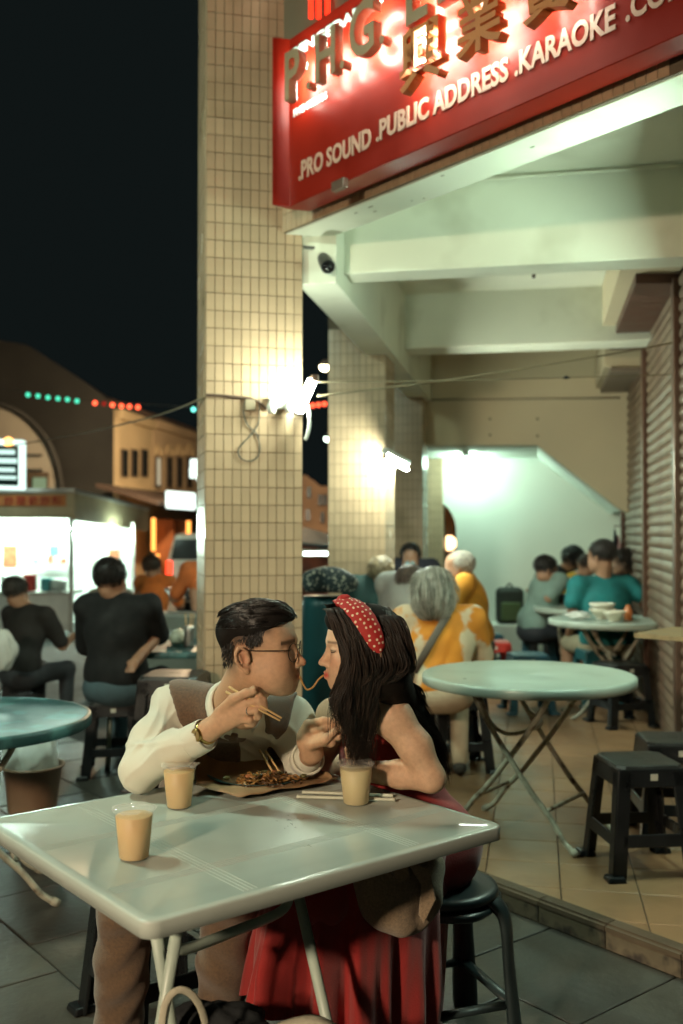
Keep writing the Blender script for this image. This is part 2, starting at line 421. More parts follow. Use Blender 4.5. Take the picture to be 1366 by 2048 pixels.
# sloping stair soffit continuing back
pa, pb_ = stp(1075, 890), stp(1245, 1021)
m = MB(); m.slab([pa+d1*.262, pb_+d1*.262, pb_+d1*1.8, pa+d1*1.8], (0, 0, .08)); m.build('stair_soffit', M_white, bld)
def ab(px, py): return hit(px, py, AB, d1)
arch = []; cx, hw, ytop = 862, 50, 1000
zspring = ab(cx, 1060).z
c_ = ab(cx, 1060); hwm = (ab(cx+hw, 1060)-c_).length; rise = ab(cx, ytop).z-zspring
for k in range(0, 13):
    a = math.pi*k/12
    arch.append(c_+e1*(hwm*math.cos(a))+V3(0, 0, rise*math.sin(a)))
arch_r = [V3(arch[0].x, arch[0].y, ARC)]+arch+[V3(arch[-1].x, arch[-1].y, ARC)]
Rr = ab(1330, 1064); Ll = arch[-1]-e1*.5
outer = [V3(Rr.x, Rr.y, ARC), V3(Rr.x, Rr.y, 3.2), V3(Ll.x, Ll.y, 3.2), V3(Ll.x, Ll.y, ARC)]
poly = outer+list(reversed(arch_r))
m = MB(); m.slab(poly, d1*.2); m.build('back_wall', M_white, bld)
m = MB(); m.slab([V3(*(R0+d1*.26)[:2], ARC), V3(*(R0+d1*2.0)[:2], ARC), V3(*(R0+d1*2.0)[:2], 3), V3(*(R0+d1*.26)[:2], 3)], e1*.1); m.build('side_wall', M_white, bld)
# bench step along the back wall
m = MB(); bs0 = ab(905, 1064)-d1*.38; bs1 = ab(1330, 1064)-d1*.38
m.prism([(p.x, p.y) for p in (bs0, bs1, bs1+d1*.37, bs0+d1*.37)], ARC, ARC+.36); m.build('low_ledge', M_white, bld, bevel=.01)
# upper facade window glowing red above the sign
# ================================================================== lamps of the arcade, seen and assumed
M_tubeE = em('lit_fluorescent_tube', E_TUBE, 480)
M_tubeF = em('lit_pillar_lamp', E_TUBE, 320)
M_metalw = pm('white_metal', (.6, .62, .58), .4)
M_plast = pm('white_plastic', (.7, .72, .66), .35)
M_blackp = pm('black_plastic', (.012, .013, .014), .35, var=.3, bump=.05, bs=80)
M_cable = pm('grey_cable', (.09, .09, .075), .6)
M_tubeA = em('lit_alcove_tube', (.64, 1.0, .80), 225)
def batten(name, label, P, Q, side, drop=.03, r=.013, tm=None):
    P, Q = Vector(P), Vector(Q); t = (Q-P).normalized(); s = Vector(side).normalized(); n_ = t.cross(s).normalized()
    o = thing(name, label, 'lamp', (P+Q)/2)
    m = MB(); m.box((P+Q)/2, ((Q-P).length+.05, .05, .035), (t, s, n_)); m.build('batten', M_metalw, o, bevel=.004)
    m = MB(); m.tube([P-s*(.0)+n_*0+Vector((0, 0, -drop-.02)), Q+Vector((0, 0, -drop-.02))], r, 10); m.build('tube', tm or M_tubeE, o)
    for e in (P, Q):
        m = MB(); m.box(e+Vector((0, 0, -drop/2-.01)), (.02, .03, drop+.04), (t, s, n_)); m.build('lamp_holder', M_rail, o, bevel=.003)
    return o
# pillar 2 batten: 1.2 m tube along the arcade
a = at(770, 917, 6.72); b_ = a+d1*1.15; b_.z = at(812, 938, b_.y).z
batten('fluorescent_lamp', 'lit fluorescent tube fixed beside the second tiled pillar', a+V3(0, 0, .05), b_+V3(0, 0, .05), e1)
a = at(930, 906, 10.4); a.z = zc-.03; b_ = a+V3(.12, .85, 0)
batten('fluorescent_lamp', 'lit fluorescent tube on the white alcove ceiling under the stairs', a, b_, V3(1, .1, 0), tm=M_tubeA)
wa_ = V3(WX(3.3)-.07, 3.3, 2.52); wb_ = V3(WX(4.35)-.07, 4.35, 2.52)
batten('fluorescent_lamp', 'assumed unseen fluorescent tube added on the shop wall at the near right end of the arcade', wa_, wb_, e1, tm=em('assumed_wall_tube', (.70, 1.0, .80), 350))  # assumed tube outside the frame, added to brighten the ceiling and right side
# pillar 1 lamp
o = thing('wall_lamp', 'bright slanting tube lamp on the nearest tiled pillar above a socket board', 'lamp', at(610, 800, 4.9))
m = MB(); m.tube([at(598, 822, 4.93), at(612, 790, 4.9), at(624, 762, 4.86)], .022, 10); m.build('tube', M_tubeF, o)
m = MB(); m.box(at(629, 757, 4.87), (.035, .04, .035), (u1, b1, UP)); m.build('bracket', M_rail, o, bevel=.005)
m = MB(); m.tube([at(598, 824, 4.93), at(597, 829, 4.935)], .024, 12); m.build('lamp_holder', M_rail, o, auto=40)
o = thing('socket_board', 'pale socket board with three white sockets on the nearest pillar', 'socket', at(555, 808, 4.95))
n1 = V3(u1.y, -u1.x)
def pf(px, py, off=.0): return hit(px, py, A1+n1*off, n1)
m = MB(); m.box(pf(562, 807, .02), (.125, .03, .055), (u1, b1, UP)); m.build('board', M_metalw, o, bevel=.004)
for px in (543, 580, 603):
    m = MB(); m.tube([pf(px, 803, .035), pf(px, 813, .075), pf(px, 825, .08)], [.012, .024, .02], 12); m.build('socket', M_plast, o)
m = MB(); m.box(pf(500, 810, .012), (.05, .02, .055), (u1, b1, UP)); m.build('junction_box', pm('junction_grey', (.25, .2, .13), .6), o, bevel=.003)
cb = thing('loose_cable', 'thin looped cable hanging in a figure of eight on the nearest pillar', 'cable', pf(500, 860))
def rp(l, off=.012): return bezier([pf(x, y, off) for x, y in l], 6)
m = MB(); m.tube(rp([(502, 796), (490, 802), (487, 825), (495, 850), (512, 866), (519, 890), (517, 910), (505, 921), (490, 921), (478, 912), (477, 898), (488, 884), (508, 862), (518, 840), (519, 800)]), .0032, 6)
m.build('cable', M_cable, cb)
m = MB(); m.tube(rp([(412, 790), (440, 791), (470, 794), (500, 797), (520, 806), (534, 820)], .015), .007, 6); m.build('cable', pm('brown_cable', (.1, .06, .04), .7), cb)
m = MB(); m.tube(bezier([at(606, 800, 4.9), at(616, 815, 4.9), at(619, 845, 4.9), at(616, 865, 4.9), at(611, 880, 4.9)], 6), .009, 8)
tag(m.build('cable_tail', M_plast), 'white cable end dangling below the lamp on the nearest pillar', 'cable')
# ---- cctv camera
o = thing('security_camera', 'dark security camera under the white beam by the nearest pillar', 'camera', at(650, 510, 5.1))
m = MB(); m.tube([at(608, 494, 5.05), at(640, 497, 5.1), at(664, 493, 5.15)], .009, 6); m.build('cable', M_cable, o)
m = MB(); m.tube([at(662, 490, 5.15), at(650, 505, 5.12), at(646, 514, 5.1)], .013, 8); m.build('bracket', M_metalw, o)
m = MB(); m.tube([at(645, 513, 5.12), at(649, 521, 5.05), at(656, 534, 4.98)], [.03, .034, .036], 16); m.build('housing', M_blackp, o, auto=40)
m = MB(); m.tube([at(656, 534, 4.979), at(657, 536, 4.97)], .026, 16); m.build('lens', pm('dark_lens', (.005, .005, .006), .1), o)
# hook on the ceiling
m = MB(); m.tube([at(1072, 540, 6.2), at(1068, 541, 6.2), at(1067, 556, 6.2)], .011, 6)
tag(m.build('ceiling_hook', pm('rusty_hook', (.06, .04, .03), .7)), 'small rusty hook hanging from the pale ceiling', 'hook')
# grime marks on the front beam soffit
rq = random.Random(8)
for i in range(7):
    t_ = rq.uniform(-1.0, .7); q = CU+d2*t_+n2*rq.uniform(.03, .19); m = MB(); L_ = rq.uniform(.01, .035)
    m.box((q.x, q.y, FS-.0016), (L_, rq.uniform(.003, .008), .002), (d2, n2, UP)); m.build('grime_mark', pm('soffit_grime', (.36, .34, .25), .9), bld)
for (px, py) in ((980, 838), (1075, 838), (980, 870), (1075, 872)):
    q = stp(px, py); m = MB(); m.box(q-d1*.002, (.022, .01, .022), (e1, d1, UP)); m.build('bolt_hole', pm('grime', (.16, .14, .10), .9), bld)
m = MB(); q0, q1 = stp(852, 800)-d1*.01, stp(1240, 796)-d1*.01; m.tube([q0, q1], .008, 6); m.build('wall_cable', pm('cream_cable', (.3, .26, .18), .7), bld)
# ---- ropes
Mrope = pm('twisted_rope', (.20, .16, .10), .8)
def rope(name, label, pts, r=.005):
    m = MB(); m.tube(bezier(pts, 8), r, 6); return tag(m.build(name, Mrope), label, 'rope')
rope('rope', 'dark rope stretched from the nearest pillar to the roller shutter', [at(636, 792, 4.9), at(880, 762, 5.3), at(1200, 712, 5.7), at(1400, 676, 6.0)], .0045)
rope('rope', 'pale cord stretched level from the pillar lamp towards the shutters', [at(634, 764, 4.9), at(850, 762, 5.2), at(1130, 755, 5.7), at(1400, 748, 6.0)], .003)
m = MB(); m.tube([at(1125, 756, 5.69), at(1132, 754.5, 5.69), at(1141, 755.5, 5.7)], [.003, .011, .003], 8)
tag(m.build('line_clip', M_blackp), 'black clip on the pale cord below the ceiling', 'clip')
rope('rope', 'long sagging cable from the nearest pillar out over the food stall', [at(409, 795, 4.95), at(300, 835, 6.5), at(130, 873, 9), at(-60, 905, 11)], .006)
# ================================================================== the red sign
M_red = pm('red_sign_face', (.19, .010, .004), .34, var=.15, vs=4, spec=.18)
SO = -.16
SB = hit(579, 413, CU+n2*SO, n2); SBt = hit(579, 78, CU+n2*SO, n2)
z0s, z1s = SB.z, SBt.z
SB.z = 0
SA = SB-u1*.085
SC = SB+d2*2.6
so = thing('shop_sign', 'large red shop sign with glowing raised letters above the arcade front', 'sign', (SB.x, SB.y, z0s))
m = MB(); m.prism([(p.x, p.y) for p in (SA, SB, SC, SC+n2*.12, SB+n2*.12, SA+n2*.10)], z0s, z1s); m.build('sign_box', M_red, so, bevel=.004)
def text_obj(body, size, s, z, off, mat, depth=.004, emb=.0, name='lettering', parent=so, sx=1.0, spacing=1.0, P0=None, ux=None, nz=None):
    P0 = SB if P0 is None else P0; ux = d2 if ux is None else ux; nz = -n2 if nz is None else nz
    c = bpy.data.curves.new('t', 'FONT'); c.body = body; c.size = size; c.extrude = depth/2; c.offset = emb; c.space_character = spacing
    c.resolution_u = 3
    o = bpy.data.objects.new('t', c); C.objects.link(o)
    me = bpy.data.meshes.new_from_object(o.evaluated_get(bpy.context.evaluated_depsgraph_get()))
    bpy.data.objects.remove(o)
    R = Matrix(((ux.x*sx, 0, nz.x), (ux.y*sx, 0, nz.y), (0, 1, 0)))
    T = P0+ux*s+nz*(off+depth/2)+V3(0, 0, z)
    for v in me.vertices: v.co = R @ v.co + T
    if R.determinant() < 0: me.flip_normals()
    me.materials.clear(); me.materials.append(mat); me.name = name
    ob = bpy.data.objects.new(name, me); link(ob, parent); return ob
def sgn(px, py, off=0):
    p = hit(px, py, CU+n2*(SO-off), n2); q = p-V3(SB.x, SB.y, 0)
    return q.dot(d2), p.z
M_let = pm('letter_tan', (.30, .21, .125), .5)
M_letC = pm('letter_orange', (.42, .14, .03), .5)
M_txt = pm('sign_lettering_cream', (.42, .25, .18), .5)
M_txt2 = pm('sign_lettering_pale', (.6, .75, .7), .5)
M_back = em('letter_backlight', (.95, 1.0, .86), 150)
def raised(body, px, pyb, pyt, mat, emb, sxs=1.0, cjk=False):
    off = .062
    s, zb = sgn(px, pyb, off+.045); _, zt = sgn(px, pyt, off+.045); H = zt-zb
    size = H/(.92 if cjk else .70)
    zz = zb+(.1*size if cjk else 0)
    sxs = sxs*(.95 if cjk else .80)
    o = text_obj(body, size, s, zz, off, mat, .045, emb*size*.6, 'raised_letter', sx=sxs)
    text_obj(body, size, s+.004, zz, .0595, M_back, .002, emb*size*.6-.009, 'letter_backlight', o, sx=sxs)
    return o
raised('P', 566, 202, 110, M_let, .035)
raised('.', 609, 179, 103, M_let, .03)
raised('H', 626, 166, 75, M_let, .035)
raised('.', 678, 137, 60, M_let, .03)
raised('G', 695, 123, 22, M_let, .035)
raised('.', 757, 88, 10, M_let, .03)
raised('E', 806, 53, -70, M_let, .035)
raised('L', 868, 10, -110, M_let, .035)
raised('興', 797, 192, 72, M_letC, .028, cjk=True)
raised('業', 910, 125, 5, M_letC, .028, cjk=True)
raised('貿', 1042, 58, -62, M_letC, .028, cjk=True)
def flat(body, pa, pb2, H, mat, emb=.03, cap=.70):
    (s0, z0_), (s1, z1_) = sgn(*pa), sgn(*pb2)
    c = bpy.data.curves.new('t', 'FONT'); c.body = body; c.size = 1; o = bpy.data.objects.new('t', c); C.objects.link(o)
    bpy.context.view_layer.update(); wdt = o.dimensions.x; bpy.data.objects.remove(o)
    size = H/cap
    text_obj(body, size, s0, (z0_+z1_)/2, .001, mat, .004, emb*size, 'lettering', sx=(s1-s0)/(wdt*size))
_, zb = sgn(601, 363); _, zt = sgn(601, 328)
flat('.PRO SOUND', (598, 364), (741, 290), zt-zb, M_txt)
flat('.PUBLIC ADDRESS', (753, 283), (1015, 160), zt-zb, M_txt)
flat('.KARAOKE', (1030, 153), (1229, 58), zt-zb, M_txt)
flat('.CONFERENCE', (1252, 47), (1600, -125), zt-zb, M_txt)
_, zb = sgn(584, 100); _, zt = sgn(584, 76)
flat('PENGEDAR SISTEM', (584, 105), (826, -18), (zt-zb)*.8, M_txt2)
flat('PHG 0022136', (588, 236), (654, 197), .035, M_txt2, .01)
m = MB(); q = sgn(690, 368)
P = SB+d2*q[0]-n2*.03; m.box((P.x, P.y, z0s-.02), (.09, .03, .045), (d2, n2, UP)); m.build('sign_bracket', M_rail, so, bevel=.005)
# red glowing window strips on the upper facade above the sign
o = thing('red_neon_strip', 'red glowing strips on the wall just above the shop sign', 'neon', hit(650, 5, CU-n2*.02, n2))
m = MB(); pz = hit(640, 5, CU-n2*.01, n2)
for i, px in enumerate((622, 637, 655)):
    m = MB(); pq = hit(px, 0, CU-n2*.03, n2); m.tube([pq+V3(0, 0, -.09), pq+V3(0, 0, .5)], .012, 8); m.build('strip', em('red_neon', (1, .03, .01), 3), o)
# ================================================================== street lamps
M_pole = pm('lamp_post_grey', (.12, .13, .13), .5, metal=.5)
def street_lamp(label, base, head, r, col, strength, arm=True):
    base = Vector(base); head = Vector(head)
    o = thing('street_lamp', label, 'lamp', base)
    m = MB(); top = V3(base.x, base.y, head.z+.25)
    m.tube([base, V3(base.x, base.y, head.z*.5), top], [.07, .06, .045], 12); m.build('post', M_pole, o)
    m = MB(); m.tube(bezier([top-V3(0, 0, .1), top+(head-top)*.4+V3(0, 0, .12), head+V3(0, 0, .1)], 6), .03, 8); m.build('arm', M_pole, o)
    t = (head-top); t.z = 0; t = t.normalized() if t.length > .01 else V3(1, 0, 0)
    m = MB(); m.lathe([(.02, r*1.2+.03), (r*.9, r*.75), (r*1.15, r*.3), (r*1.2, .0)], 20, head, cap=False); m.build('hood', M_pole, o)
    m = MB()
    prof = [(r*math.sin(math.pi*i/10)+.0005, -r*math.cos(math.pi*i/10)) for i in range(11)]
    m.lathe(prof, 16, head); m.build('globe', em('lamp_globe_%d' % int(strength*10+col[2]*100), col, strength), o)
    return o
street_lamp('assumed unseen street lamp with a greenish globe added left of the square table', (-3.4, 3.3, 0), (-2.5, 3.25, 3.7), .15, (.74, 1.0, .78), 430)  # assumed lamp outside the frame, inferred from the cup shadows; lights couple and table
street_lamp('unseen warm fill lamp added behind and left of the photographer', (-3.6, -2.3, 0), (-2.6, -2.2, 2.7), .2, (1.0, .79, .54), 930)  # fill lamp added outside the frame to brighten the couple
street_lamp('warm lamp added out of sight behind the nearest pillar to light the shophouses', (-1.9, 21, 0), (-2.1, 21, 5.0), .25, (1.0, .72, .42), 1500)  # extra lamp tucked behind the pillar, added to brighten the shophouse fronts
street_lamp('distant street lamp glowing pale yellow between the first two pillars', at(705, 1400, 25)+V3(0, 0, -at(705, 1400, 25).z), at(649, 733, 25), .115, (1, .85, .5), 26)
street_lamp('farthest street lamp glowing white between the first two pillars', at(690, 1200, 45)+V3(0, 0, -at(690, 1200, 45).z), at(655, 876, 45), .15, (.8, 1, .85), 14)
# ---- string of coloured bulbs over the street
o = thing('string_lights', 'string of small green and red bulbs hanging across the night street', 'lights', at(200, 800, 16))
spots = [(56, 789.5, 'g'), (76, 792, 'g'), (96, 795, 'g'), (116, 797, 'g'), (135, 799, 'g'), (154, 802, 'g'), (190, 806, 'r'), (208, 807.5, 'd'), (225, 810, 'r'), (243, 812, 'r'), (259, 813, 'r'), (276, 814.5, 'r'),
         (387, 819, 'c'), (625.5, 811, 'r'), (637, 809.5, 'r'), (649, 808, 'r')]
m = MB(); m.tube(bezier([at(-40, 772, 16), at(56, 785, 16), at(190, 801, 16), at(387, 814, 16), at(520, 812, 16), at(649, 803, 16), at(760, 795, 16)], 6), .006, 5); m.build('wire', M_cable, o)
for (x, y, c) in spots:
    col = {'g': (.08, .75, .45), 'r': (1, .10, .04), 'd': (.6, .03, .02), 'c': (.2, 1, .8)}[c]; st = {'g': 1.7, 'r': 4, 'd': .6, 'c': 2.5}[c]
    m = MB(); r = .037; m.lathe([(r*math.sin(math.pi*i/8)+.0005, -r*math.cos(math.pi*i/8)) for i in range(9)], 12, at(x, y, 16)); m.build('bulb', em('bulb_'+c, col, st), o)
# ================================================================== far buildings
M_dark = pm('weathered_dark_wall', (.032, .032, .029), .9, var=.5, vs=.7, col2=(.03, .03, .028), c2s=.6)
M_yel = pm('yellow_plaster', (.60, .46, .27), .85, var=.15, vs=.8)
M_roof = pm('old_roof_tiles', (.09, .06, .045), .9, var=.3, vs=2)
M_gable = pm('grey_gable_plaster', (.34, .31, .25), .85, var=.2, vs=.7)
M_pane = pm('dark_window_pane', (.02, .025, .025), .15)
M_frame = pm('window_frame_brown', (.10, .07, .045), .6)
# shophouse with dark end wall and yellow street front
sh = thing('shophouse', 'two storey yellow shophouse with narrow upper windows and dark gable end wall', 'building', at(235, 1230, 26))
fd = V3(1.1, 7.4).normalized(); fn = V3(fd.y, -fd.x)
F0 = at(235, 1064, 26); F0.z = 0
gp = [at(235, 815, 26), at(170, 765, 26), at(105, 722, 26), at(55, 690, 26), at(0, 680, 26), at(-70, 700, 26), at(-160, 800, 26)]
end = [V3(F0.x, F0.y, 0)]+gp+[V3(gp[-1].x, gp[-1].y, 0)]
m = MB(); m.slab(end, V3(-.2, 9, 0)); m.build('end_wall', M_dark, sh)
H1 = at(235, 815, 26).z
def fac(px, py): return hit(px, py, F0+fn*.02, fn)
def faq(name, px0, px1, py0t, py0b, mat, par, off=.05, thick=.05):
    """upright panel on the facade; top/bottom given at px0"""
    a_, b2 = fac(px0, py0t), fac(px1, py0t); zt, zb_ = a_.z, fac(px0, py0b).z
    P_ = [V3(a_.x, a_.y, zb_), V3(b2.x, b2.y, zb_), V3(b2.x, b2.y, zt), V3(a_.x, a_.y, zt)]
    P_ = [p+fn*(off-.02) for p in P_]
    m = MB(); m.slab(P_, -fn*thick); return m.build(name, mat, par)
def front(px0, px1, zt, th, par, mat):
    a_, b2 = fac(px0, 1064), fac(px1, 1064)
    m = MB(); m.slab([V3(a_.x, a_.y, 0), V3(b2.x, b2.y, 0), V3(b2.x, b2.y, zt), V3(a_.x, a_.y, zt)], -fn*th); m.build('wall', mat, par)
    m = MB(); m.slab([V3(a_.x, a_.y, zt-.25)+fn*.12, V3(b2.x, b2.y, zt-.25)+fn*.12, V3(b2.x, b2.y, zt)+fn*.12, V3(a_.x, a_.y, zt)+fn*.12], -fn*.5); m.build('cornice', mat, par)
    m = MB(); m.slab([V3(a_.x, a_.y, zt)+fn*.2, V3(b2.x, b2.y, zt)+fn*.2, V3(b2.x, b2.y, zt+1.0)-fn*2.5, V3(a_.x, a_.y, zt+1.0)-fn*2.5], (0, 0, .08)); m.build('roof', M_roof, par)
front(236, 304, H1-.05, .5, sh, M_yel)
M_lit = em('lit_window', (1, .85, .55), .5)
for x in (241, 261, 281):
    wf = faq('window', x, x+13, 897, 953, M_frame, sh, .06, .1)
    faq('pane', x+2, x+11, 900, 950, M_pane, wf, .075, .03)
faq('band', 237, 303, 968, 978, M_yel, sh, .12, .1)
sh2 = thing('shophouse', 'yellow shophouse with arched upper windows and orange lit ground floor', 'building', fac(350, 1064))
H2 = fac(306, 838).z
front(306, 470, H2, .5, sh2, pm('tan_plaster', (.58, .43, .27), .85, var=.15, vs=.8))
for i, x in enumerate((309, 332, 352, 372)):
    wf = faq('window', x, x+10, 912, 975, M_frame, sh2, .07, .1)
    faq('pane', x+2, x+8, 916, 970, M_lit if i == 0 else M_pane, wf, .085, .03)
    a_ = fac(x+5, 905); m = MB(); c0 = fac(x+5, 912)
    r_ = (fac(x+11, 912)-fac(x-1, 912)).length/2
    m.tube([c0+fd*(r_*math.cos(t))+V3(0, 0, r_*1.1*math.sin(t))+fn*.05 for t in [math.pi*k/8 for k in range(9)]], .05, 6); m.build('hood_moulding', M_yel, sh2)
for (par, x0, x1) in ((sh, 200, 300), (sh2, 302, 420)):
    a_, b2 = fac(max(x0, 236), 998), fac(x1, 998); a_ = a_ if x0 > 235 else a_-fd*1.5
    m = MB(); m.slab([V3(a_.x, a_.y, 2.55), V3(b2.x, b2.y, 2.55), V3(b2.x, b2.y, 2.1)+fn*1.6, V3(a_.x, a_.y, 2.1)+fn*1.6], (0, 0, .1)); m.build('awning', M_roof, par)
M_or = em('orange_neon', (1, .36, .07), 3.2)
for (x, y0, y1) in ((307, 1036, 1102), (377, 1042, 1082), (315, 1108, 1165)):
    p_, q_ = at(x, y0, 27), at(x, y1, 27); m = MB(); m.tube([p_, q_], .055, 8); m.build('neon_tube', M_or, sh2)
for (x, y, yy) in ((330, 1085, 27.5), (358, 1075, 28.5)):
    p_ = at(x, y, yy); m = MB(); m.box((p_.x, p_.y, .9), (.5, .3, 1.8)); m.build('door', pm('orange_lit_door', (.35, .12, .04), .6), sh2)
# lit sign boxes
M_sgw = em('white_sign_light', (.85, 1, .9), 2.2)
o = thing('light_box_sign', 'white glowing rectangular sign box on the shophouse front', 'sign', at(360, 1000, 24))
m = MB(); m.slab([at(331, 981, 24), at(389, 986, 24.6), at(389, 1020, 24.6), at(331, 1016, 24)], V3(0, .2, 0)); m.build('box', M_sgw, o, bevel=.03)
m = MB(); m.slab([at(352, 998, 23.98), at(381, 1000, 24.3), at(381, 1003, 24.3), at(352, 1001, 23.98)], V3(0, -.01, 0)); m.build('lettering', M_blackp, o)
o = thing('light_box_sign', 'white glowing sign cluster half hidden behind the nearest pillar', 'sign', at(392, 940, 22))
for (x, y, w_, h_) in ((388, 925, 16, 14), (396, 940, 20, 20), (384, 944, 10, 24), (398, 955, 12, 12)):
    m = MB(); m.slab([at(x-w_/2, y-h_/2, 22), at(x+w_/2, y-h_/2, 22), at(x+w_/2, y+h_/2, 22), at(x-w_/2, y+h_/2, 22)], V3(0, .15, 0)); m.build('letter_box', M_sgw, o, bevel=.03)
# arched gable hall
o = thing('arched_hall', 'grey hall with a rounded barrel gable behind the food stall', 'building', at(-30, 1150, 24))
cA = at(-35, 985, 24); rr = (at(120, 985, 24)-cA).length
pts = [V3(cA.x+rr, cA.y, 0)]+[V3(cA.x+rr*math.cos(math.pi*k/24), cA.y, cA.z+rr*1.15*math.sin(math.pi*k/24)) for k in range(25)]+[V3(cA.x-rr, cA.y, 0)]
m = MB(); m.slab(pts, V3(-.5, 1.8, 0)); m.build('gable_wall', M_gable, o)
m = MB(); m.tube([V3(cA.x+(rr+.02)*math.cos(math.pi*k/24), cA.y, cA.z+(rr+.02)*1.15*math.sin(math.pi*k/24)) for k in range(25)], .07, 6); m.build('gable_trim', M_dark, o)
for zz in (910, 940):
    p_ = at(-35, zz, 23.97); m = MB(); m.box((cA.x, p_.y, p_.z), (rr*1.55, .04, .05)); m.build('moulding', M_dark, o)
wf = MB(); wf.slab([at(55, 945, 23.97), at(98, 945, 23.97), at(98, 980, 23.97), at(55, 980, 23.97)], V3(0, -.06, 0)); wo = wf.build('window', M_frame, o)
m = MB(); m.slab([at(66, 955, 23.9), at(93, 955, 23.9), at(93, 978, 23.9), at(66, 978, 23.9)], V3(0, -.02, 0)); m.build('pane', em('greenish_window', (.6, .8, .45), .35), wo)
# far dark building and stalls seen between the first two pillars
o = thing('far_shophouse', 'dim brown shophouse seen far off between the first two pillars', 'building', at(632, 1160, 30))
m = MB(); m.slab([at(575, 1160, 30), at(575, 955, 30), at(612, 950, 30), at(640, 972, 30), at(700, 975, 30), at(700, 1160, 30)], V3(0, 5, 0)); m.build('wall', pm('dim_brown_plaster', (.26, .17, .11), .9, var=.4, vs=.6), o)
for (x, y) in ((618, 985), (640, 1000), (650, 1000), (616, 1030), (645, 1035)):
    m = MB(); m.slab([at(x-4, y-11, 29.97), at(x+4, y-11, 29.97), at(x+4, y+11, 29.97), at(x-4, y+11, 29.97)], V3(0, -.05, 0)); m.build('window', M_pane, o)
m = MB(); m.slab([at(606, 1058, 13), at(660, 1072, 12.6), at(660, 1096, 11.5), at(600, 1090, 11.8)], V3(0, 0, .03))
tag(m.build('awning', pm('blue_awning_cloth', (.03, .08, .10), .8)), 'dark blue stall awning between the first two pillars', 'awning')
o = thing('stall_lamp', 'white tube lamp under the dark blue awning between the pillars', 'lamp', at(632, 1107, 12))
m = MB(); m.tube([at(607, 1107, 12), at(655, 1107, 12)], .022, 8); m.build('tube', em('stall_tube', (.8, 1, .85), 10), o)
m = MB(); m.box(at(631, 1101, 12), (.36, .05, .03)); m.build('batten', M_metalw, o)
m = MB(); p_ = at(632, 1125, 13.5); m.box((p_.x, p_.y, .7), (1.1, .6, 1.4)); tag(m.build('stall_cart', pm('red_brown_cart', (.22, .07, .04), .7, var=.5, vs=5), None, bevel=.03), 'reddish brown stall cart under the blue awning', 'stall')
# warm street seen through the arch
m = MB(); p_ = ab(885, 1064)+d1*2.2; m.slab([p_-e1*1+V3(0, 0, -1.4), p_+e1*1+V3(0, 0, -1.4), p_+e1*1+V3(0, 0, 1.5), p_-e1*1+V3(0, 0, 1.5)], d1*.2)
tag(m.build('orange_wall', pm('orange_plaster', (.5, .22, .08), .8, var=.4, vs=3)), 'orange lit wall seen through the arch behind the arcade', 'wall')
o = thing('hanging_lantern', 'warm glowing lantern seen through the arched opening', 'lamp', at(897, 1085, 12.2))
m = MB(); pc = at(899, 1086, 12.3); m.lathe([(.03, .09), (.075, .05), (.085, 0), (.075, -.05), (.03, -.09)], 16, pc); m.build('shade', em('warm_lantern', (1, .62, .3), 5), o)
m = MB(); m.tube([pc+V3(0, 0, .09), pc+V3(0, 0, .7)], .006, 5); m.build('cord', M_cable, o)
m = MB(); p_ = at(900, 1135, 12.35); m.box(p_, (.22, .15, .42)); tag(m.build('speaker_box', M_brown, None, bevel=.02), 'dark brown box standing in the arched opening', 'box')
# ================================================================== hawker stall
st = thing('food_stall', 'brightly lit hawker stall with orange lettered fascia and white interior', 'stall', at(90, 1260, 13.5))
M_fas = pm('stall_fascia_cream', (.45, .36, .22), .6, var=.15)
M_fao = pm('stall_fascia_orange', (.55, .20, .06), .6, var=.2)
M_alu = pm('stall_aluminium', (.5, .5, .46), .35, metal=.6)
Zs = 13.5
m = MB(); m.slab([at(-160, 985, Zs), at(147, 985, Zs), at(147, 1036, Zs), at(-160, 1036, Zs)], V3(0, .08, 0)); m.build('fascia', M_fas, st)
m = MB(); m.slab([at(-160, 990, Zs-.01), at(132, 990, Zs-.01), at(132, 1012, Zs-.01), at(-160, 1012, Zs-.01)], V3(0, -.01, 0)); m.build('fascia_band', M_fao, st)
m = MB(); m.slab([at(149, 985, Zs), at(297, 1022, Zs+2.6), at(297, 1062, Zs+2.6), at(149, 1040, Zs)], V3(-.06, .03, 0)); m.build('fascia', M_fas, st)
a_ = at(60, 1000, Zs-.02)
for i, ch in enumerate('炒粿條炒麵'):
    p_ = at(8+i*24, 1009, Zs-.03)
    text_obj(ch, .135, 0, 0, 0, pm('stall_red_letter', (.4, .05, .02), .6), .006, .002, 'lettering', st, P0=p_, ux=V3(1, 0, 0), nz=V3(0, -1, 0))
rf = [at(-160, 984, Zs-.1), at(149, 984, Zs-.1), at(299, 1021, Zs+2.6), at(-100, 1021, Zs+2.8)]
m = MB(); m.slab(rf, (0, 0, .05)); m.build('roof', M_alu, st)
zb = 0
def post(px, Y, ztop):
    p_ = at(px, 1100, Y); m = MB(); m.box((p_.x, p_.y, ztop/2), (.055, .055, ztop)); m.build('post', M_alu, st)
post(143, Zs+.04, at(143, 1010, Zs).z); post(266, Zs+1.9, 1.6); post(-150, Zs+.04, 1.95)
M_int = pm('stall_white_panel', (.8, .82, .78), .5)
m = MB(); m.slab([at(-200, 1030, Zs+2.4), at(268, 1040, Zs+2.4), at(268, 1245, Zs+2.4), at(-200, 1245, Zs+2.4)], V3(0, .05, 0)); m.build('back_panel', M_int, st)
M_tS = em('stall_tube_light', (.70, 1.0, .84), 260)
